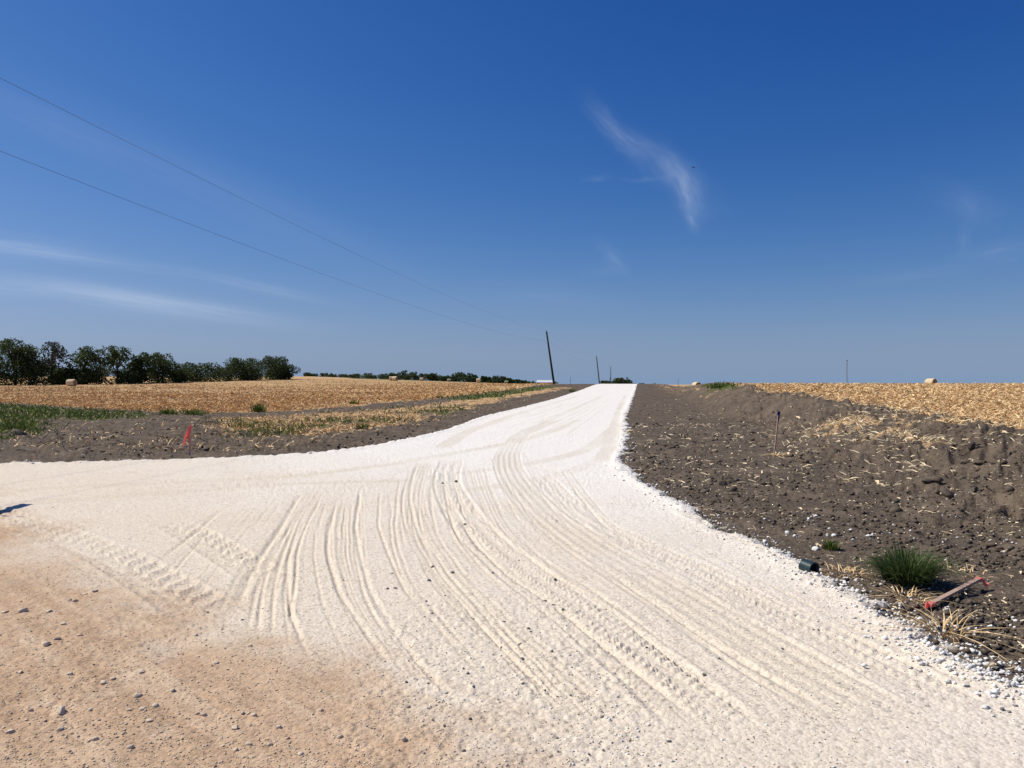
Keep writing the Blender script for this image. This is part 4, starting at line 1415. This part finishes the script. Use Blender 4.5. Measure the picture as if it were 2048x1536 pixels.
# distant poles and mast
for (px, Y, topy, r, label) in ((1141, 620, 754, 0.16, 'tiny distant pole standing on the horizon right of the leaning pole'),):
    X = (px - 1024) / F * Y
    z0 = gz(X, Y)
    mb = MB()
    H = EYE + (768 - topy) / F * Y - z0
    mb.tube([(0, 0, -0.4), (0, 0, H)], [r * 1.2, r], 8)
    tag(mb.build('utility_pole', M['greypole'], None, (X, Y, z0)), label, 'pole')
Y = 700
X = (1694 - 1024) / F * Y
z0 = gz(X, Y)
H = EYE + (768 - 722) / F * Y - z0
root = tag(empty('radio_mast', (X, Y, z0)), 'slim grey mast rising alone behind the right stubble field', 'mast')
mb = MB()
for k in range(3):
    a = 2.094 * k
    mb.tube([(0.35 * math.cos(a), 0.35 * math.sin(a), -0.5), (0.28 * math.cos(a), 0.28 * math.sin(a), H)], 0.09, 6)
mb.build('lattice_legs', M['greypole'], root)
mb = MB()
nst = int(H / 1.2)
for i in range(nst):
    for k in range(3):
        a, a2 = 2.094 * k, 2.094 * (k + 1)
        mb.tube([(0.33 * math.cos(a), 0.33 * math.sin(a), i * 1.2), (0.33 * math.cos(a2), 0.33 * math.sin(a2), i * 1.2 + 1.2)], 0.05, 4)
tag(mb.build('lattice_bracing', M['greypole'], root), None, None, None, 'stuff')
mb = MB()
mb.box((-0.5, -0.5, H), (0.5, 0.5, H + 0.9))
mb.build('antenna', M['greypole'], root)
# thin marker post on the right bank
x, y = spot(1356, 782)
mb = MB()
mb.tube([(0, 0, -0.1), (0.02, 0, 1.35)], 0.03, 7)
tag(mb.build('marker_post', M['oldlath'], None, (x, y, gz(x, y))), 'thin wooden marker post on the far earth right of the road', 'post')

# guessed street sign, unseen past the left frame edge, added for its shadow
root = tag(empty('shadow_caster_sign', (0, 0, 0)), 'guessed, unseen street sign post with two crossed green blades, added to cast a shadow from outside the left frame edge', 'street sign')


def shadow_back(px, py, h):
    ax, ay = spot(px, py)
    g0 = gz(ax, ay)
    k = h / sun_vec.z
    return Vector((ax + sun_vec.x * k, ay + sun_vec.y * k, g0 + h))


pa_ = shadow_back(-40, 1033, 2.40)
pb_ = shadow_back(46, 1036, 2.40)
pc_ = shadow_back(58, 1014, 2.56)
base = Vector((pa_.x, pa_.y, gz(pa_.x, pa_.y)))
root.location = base
mb = MB()
mb.tube([(0, 0, -0.1), (0, 0, 2.62)], 0.03, 10)
mb.build('post', M['greypole'], root)
for q, z in ((pb_, 2.40), (pc_, 2.56)):
    d = Vector((q.x - base.x, q.y - base.y, 0))
    Lb = d.length
    d.normalize()
    s_ = Vector((-d.y, d.x, 0))
    Mx = Matrix((d, s_, Vector((0, 0, 1)))).transposed().to_4x4()
    mb = MB()
    mb.box((-Lb, -0.004, z - 0.10), (Lb, 0.004, z + 0.10), Mx)
    mb.build('sign_blade', M['sign'], root)


# ---------------------------------------------------------------- trees
def tree(px, Y, top_py, hw_px, label, mat='leaf', seed=0, n=2400, gaps=0.0, low=0.0, group=None, name='tree', leaf=0.34, clumps=14, shape=1.0, trunk=True):
    g = np.random.default_rng(seed * 7 + int(px * 3) + 1000)
    X = (px - 1024) / F * Y
    z0 = gz(X, Y)
    H = max(EYE + (768 - top_py) / F * Y - z0, 1.0)
    R = hw_px / F * Y
    root = empty(name, (X, Y, z0))
    tag(root, label, 'tree' if name != 'bush' else 'bush', group)
    # clumps of foliage
    zlow = low * H
    cl = []
    for i in range(clumps):
        s = (i + 0.5) / clumps
        zc = zlow + (H - zlow) * (0.06 + 0.86 * s)
        rel = (zc - zlow) / (H - zlow)
        prof = math.sqrt(max(1 - (max(rel - 0.35, 0.0) / 0.68) ** 2, 0.05)) ** shape
        a = g.random() * 6.283
        rad = R * prof * (0.25 + 0.62 * math.sqrt(g.random()))
        cr = R * (0.34 + 0.26 * g.random()) * (0.8 + 0.35 * prof)
        cr = min(cr, (H - zc) * 1.05 + 0.05 * H)
        cl.append((rad * math.cos(a), rad * math.sin(a), zc, cr))
    per = np.array([c_[3] ** 2 for c_ in cl])
    per = (per / per.sum() * n * 2.2).astype(int) + 4
    V = []
    for (cx, cy, cz, cr), m_ in zip(cl, per):
        d = g.normal(size=(m_, 3))
        d /= np.linalg.norm(d, axis=1, keepdims=True)
        rr = cr * (0.45 + 0.62 * g.random(m_) ** 0.6)
        p = d * rr[:, None] * np.array([1.0, 1.0, 0.82]) + np.array([cx, cy, cz])
        if gaps:
            nn = vnoise(p[:, 0] * 1.1 + 50, p[:, 2] * 1.1 + p[:, 1] * 0.5 + 50, seed)
            p = p[nn > gaps]
        p = p[p[:, 2] > 0.02]
        q1 = g.normal(size=(len(p), 3))
        q1 /= np.linalg.norm(q1, axis=1, keepdims=True)
        q2 = np.cross(q1, g.normal(size=(len(p), 3)))
        q2 /= np.linalg.norm(q2, axis=1, keepdims=True) + 1e-9
        sz = (leaf * (0.55 + 0.8 * g.random(len(p))) * 0.5)[:, None]
        V.append(np.stack([p - q1 * sz, p + q2 * sz * 0.6, p + q1 * sz, p - q2 * sz * 0.6], 1))
    V = np.concatenate(V).reshape(-1, 3)
    Fc = np.arange(len(V)).reshape(-1, 4)
    link('crown', mesh_np('crown', V, Fc, 4, M[mat]), root)
    if trunk:
        mb = MB()
        r0 = 0.035 * H
        mb.tube([(0, 0, -0.2), (0.02 * H, 0, 0.25 * H), (-0.01 * H, 0.01 * H, 0.55 * H), (0, 0, 0.82 * H)], [r0, r0 * 0.8, r0 * 0.55, r0 * 0.2], 7)
        for (cx, cy, cz, cr) in cl[1::2]:
            s = min(0.25 + 0.4 * g.random(), 0.8)
            mb.tube([(0, 0, H * s), (cx * 0.5, cy * 0.5, H * s + (cz - H * s) * 0.55), (cx, cy, cz)], [r0 * 0.5, r0 * 0.32, r0 * 0.12], 5)
        mb.build('trunk', M['bark'], root)
    return root


G1 = 'trees of the left row'
ROW = [(-75, 172, 690, 60, 'broad dark tree cut off by the left frame edge', 'leaf', 0, 0, 3000),
       (30, 174, 679, 42, 'tallest broad dark tree at the left end of the tree row', 'leaf', 0, 0, 4200),
       (104, 180, 686, 28, 'grey green thin topped tree between two dark trees', 'greyleaf', 0.42, 0.2, 2200),
       (124, 178, 736, 24, 'dark rounded tree directly behind the hay bale', 'leaf', 0.2, 0, 2200),
       (170, 182, 694, 27, 'dark open crowned tree with bare forked trunk', 'leaf', 0.40, 0.40, 2000),
       (163, 180, 738, 30, 'dark low bush under the forked tree, behind the hay bale', 'leaf', 0, 0, 1500),
       (234, 186, 693, 30, 'umbrella shaped dark tree with sky showing through its crown', 'leaf', 0.46, 0.50, 2000),
       (243, 184, 741, 24, 'dark low bush under the umbrella shaped tree', 'leaf', 0, 0, 1200),
       (283, 190, 706, 24, 'dark upright tree just right of the umbrella shaped tree', 'leaf', 0.15, 0, 2200),
       (324, 195, 706, 29, 'dark tree with a small spike on its right shoulder', 'leaf', 0.12, 0, 2600),
       (358, 200, 738, 18, 'low dark bush in the dip of the tree row', 'leaf', 0, 0, 1200),
       (400, 210, 725, 40, 'wide low dark tree in the middle of the tree row', 'leaf', 0.05, 0, 2600),
       (450, 220, 733, 22, 'small dark tree filling the gap left of the domed tree', 'leaf', 0.05, 0, 1200),
       (487, 228, 716, 36, 'dark domed tree near the right end of the tree row', 'leaf', 0.04, 0, 3400),
       (547, 240, 712, 27, 'pointed dark tree second from the right end of the tree row', 'leaf', 0.04, 0, 3000),
       (577, 246, 729, 20, 'round dark bushy tree closing the right end of the tree row', 'leaf', 0.05, 0, 1500),
       (106, 176, 742, 14, 'yellow green bush left of the hay bale under the trees', 'yellowleaf', 0.1, 0, 700),
       (193, 183, 733, 18, 'olive bush in the gap between two open crowned trees', 'yellowleaf', 0.2, 0, 700)]
for k, (px, Y, tp, hw, lab, mt, gp_, lo, n) in enumerate(ROW):
    tree(px, Y, tp, hw, lab, mt, k + 1, n, gp_, lo, G1, 'bush' if ' bush ' in lab + ' ' and 'tree ' not in lab[:12] and tp > 730 else 'tree', 0.48 if n > 1300 else 0.40,
         22 if n > 2500 else 16, 0.8)

# distant rows
far = [(612, 1, 745, 8), (625, 1, 747, 7), (652, 1, 746, 10), (668, 1, 748, 6), (685, 1, 748, 8), (700, 1, 749, 9), (716, 1, 747, 9), (738, 1, 746, 9), (750, 1, 750, 10), (762, 1, 748, 7),
       (775, 2, 747, 9), (790, 2, 745, 9), (809, 2, 741, 8), (800, 2, 748, 10), (818, 2, 750, 7), (832, 2, 744, 9), (845, 2, 747, 7), (858, 2, 748, 8), (872, 2, 746, 9), (866, 2, 749, 8),
       (890, 3, 752, 13), (902, 3, 750, 10), (914, 3, 744, 9), (932, 3, 746, 11), (946, 3, 750, 8), (960, 3, 752, 9), (972, 3, 754, 8), (984, 3, 754, 7), (996, 3, 751, 11), (1010, 3, 754, 9),
       (1022, 3, 756, 8), (1034, 3, 759, 8), (1046, 3, 761, 7), (1056, 3, 763, 6)]
ones = 'first second third fourth fifth sixth seventh eighth ninth tenth eleventh twelfth thirteenth fourteenth fifteenth sixteenth seventeenth eighteenth nineteenth'.split()
ORD = ones + ['twentieth'] + ['twenty ' + o for o in ones[:9]] + ['thirtieth'] + ['thirty ' + o for o in ones[:9]]
far.sort()
for k, (px, row, tp, hw) in enumerate(far):
    Y = {1: 640, 2: 560, 3: 470}[row] + (k * 37 % 23)
    tree(px, Y, tp, hw * 1.35, 'small dark tree, %s from the left in the distant row along the far field' % ORD[k], 'leaf', 60 + k, 420, 0, 0, 'trees of the distant row', 'tree', 0.95, 8, 0.8)
for (px, Y, tp, hw, lab, n) in ((1246, 330, 755, 16, 'dark rounded tree beyond the crest of the white road', 900), (1234, 335, 761, 10, 'low dark tree left of the rounded tree at the road crest', 400),
                                (1256, 332, 759, 9, 'low dark tree right of the rounded tree at the road crest', 400),
                                (1206, 400, 761, 7, 'small brownish tree beside the second leaning pole', 300), (1215, 405, 761, 7, 'small brownish tree left of the braced pole', 300),
                                (1228, 420, 763, 6, 'tiny dark bush just right of the braced pole', 200),
                                (1285, 900, 765.6, 8, 'faint treetop on the horizon right of the road crest', 200), (1268, 900, 765.8, 8, 'faint treetop on the horizon right above the white road', 200),
                                (1306, 900, 765.4, 7, 'faint treetop on the horizon farthest right of the road crest', 200), (1068, 520, 762, 5, 'tiny dark tree at the left gable of the barn', 200),
                                (1112, 640, 763, 4, 'tiny dark tree at the right gable of the barn', 150)):
    tree(px, Y, tp, hw, lab, 'leaf', int(px), n, 0, 0, 'trees by the crest', 'tree', 0.5, 8, 0.7)
# trees seen far behind the left row
for k, px in enumerate((58, 82, 150, 192, 215, 258)):
    tree(px, 420, 733 + (k % 3) * 2, 22, 'far tree showing through gaps in the left tree row, %s of six from the left' % ones[k], 'leaf', 90 + k, 500, 0, 0, 'far trees behind the left row', 'tree', 0.7, 8, 0.8)

# ---------------------------------------------------------------- barn on the horizon
Y = 600
X0, X1 = (1074 - 1024) / F * Y, (1107 - 1024) / F * Y
Xc = (X0 + X1) / 2
zb_ = gz(Xc, Y)
root = tag(empty('barn', (Xc, Y, zb_)), 'long low barn with white metal roof behind the nearest leaning pole', 'barn')
hl = (X1 - X0) / 2
mb = MB()
mb.box((-hl, -3.2, -0.5), (hl, 3.2, 1.5))
mb.add([(-hl, -3.2, 1.5), (-hl, 3.2, 1.5), (-hl, 0, 3.0)], [(0, 1, 2)])
mb.add([(hl, -3.2, 1.5), (hl, 3.2, 1.5), (hl, 0, 3.0)], [(0, 2, 1)])
mb.build('wall', M['wall'], root)
for sg in (-1, 1):
    mb = MB()
    v = [(-hl - .3, sg * 3.7, 1.32), (hl + .3, sg * 3.7, 1.32), (hl + .3, 0, 3.06), (-hl - .3, 0, 3.06)]
    v2 = [(a, b_, c_ + 0.12) for a, b_, c_ in v]
    mb.add(v + v2, [(0, 1, 2, 3), (7, 6, 5, 4), (0, 4, 5, 1), (1, 5, 6, 2), (2, 6, 7, 3), (3, 7, 4, 0)])
    mb.build('roof_sheet', M['roof'], root)
mb = MB()
mb.box((-1.4, -3.26, -0.3), (1.4, -3.204, 1.25))
mb.build('door', M['greypole'], root)

# ---------------------------------------------------------------- bird
D = 90
bx, bz = (1387 - 1024) / F * D, EYE + (768 - 335) / F * D
mb = MB()
mb.tube([(0, -0.16, 0), (0, -0.08, 0), (0, 0.03, 0), (0, 0.12, 0.01), (0, 0.17, 0.015)], [0.012, 0.045, 0.05, 0.03, 0.008], 8)
mb.add([(-0.025, -0.16, 0), (0.025, -0.16, 0), (0.05, -0.26, 0), (-0.05, -0.26, 0), (0, -0.2, 0.012)], [(0, 1, 2, 3), (0, 4, 1), (1, 4, 2), (2, 4, 3), (3, 4, 0)])
bird = tag(empty('bird', (bx, D, bz), (0, 0, math.radians(40))), 'tiny dark bird flying beside the wispy cloud', 'bird')
mb.build('body', M['feather'], bird, smooth=True)
for sg in (-1, 1):
    mb = MB()
    v = [(sg * 0.03, 0.06, 0.01), (sg * 0.16, 0.08, 0.07), (sg * 0.32, 0.0, 0.05), (sg * 0.17, -0.04, 0.06), (sg * 0.03, -0.07, 0.0)]
    v2 = [(a, b_, c_ + 0.008) for a, b_, c_ in v]
    mb.add(v + v2, [(0, 1, 2, 3, 4), (9, 8, 7, 6, 5)] + [(i, 5 + i, 5 + (i + 1) % 5, (i + 1) % 5) for i in range(5)])
    mb.build('wing', M['feather'], bird)
print('tris', sum(sum(len(p.vertices) - 2 for p in o.data.polygons) if len(o.data.polygons) < 5000 else len(o.data.polygons) * 2 for o in S.objects if o.type == 'MESH'))
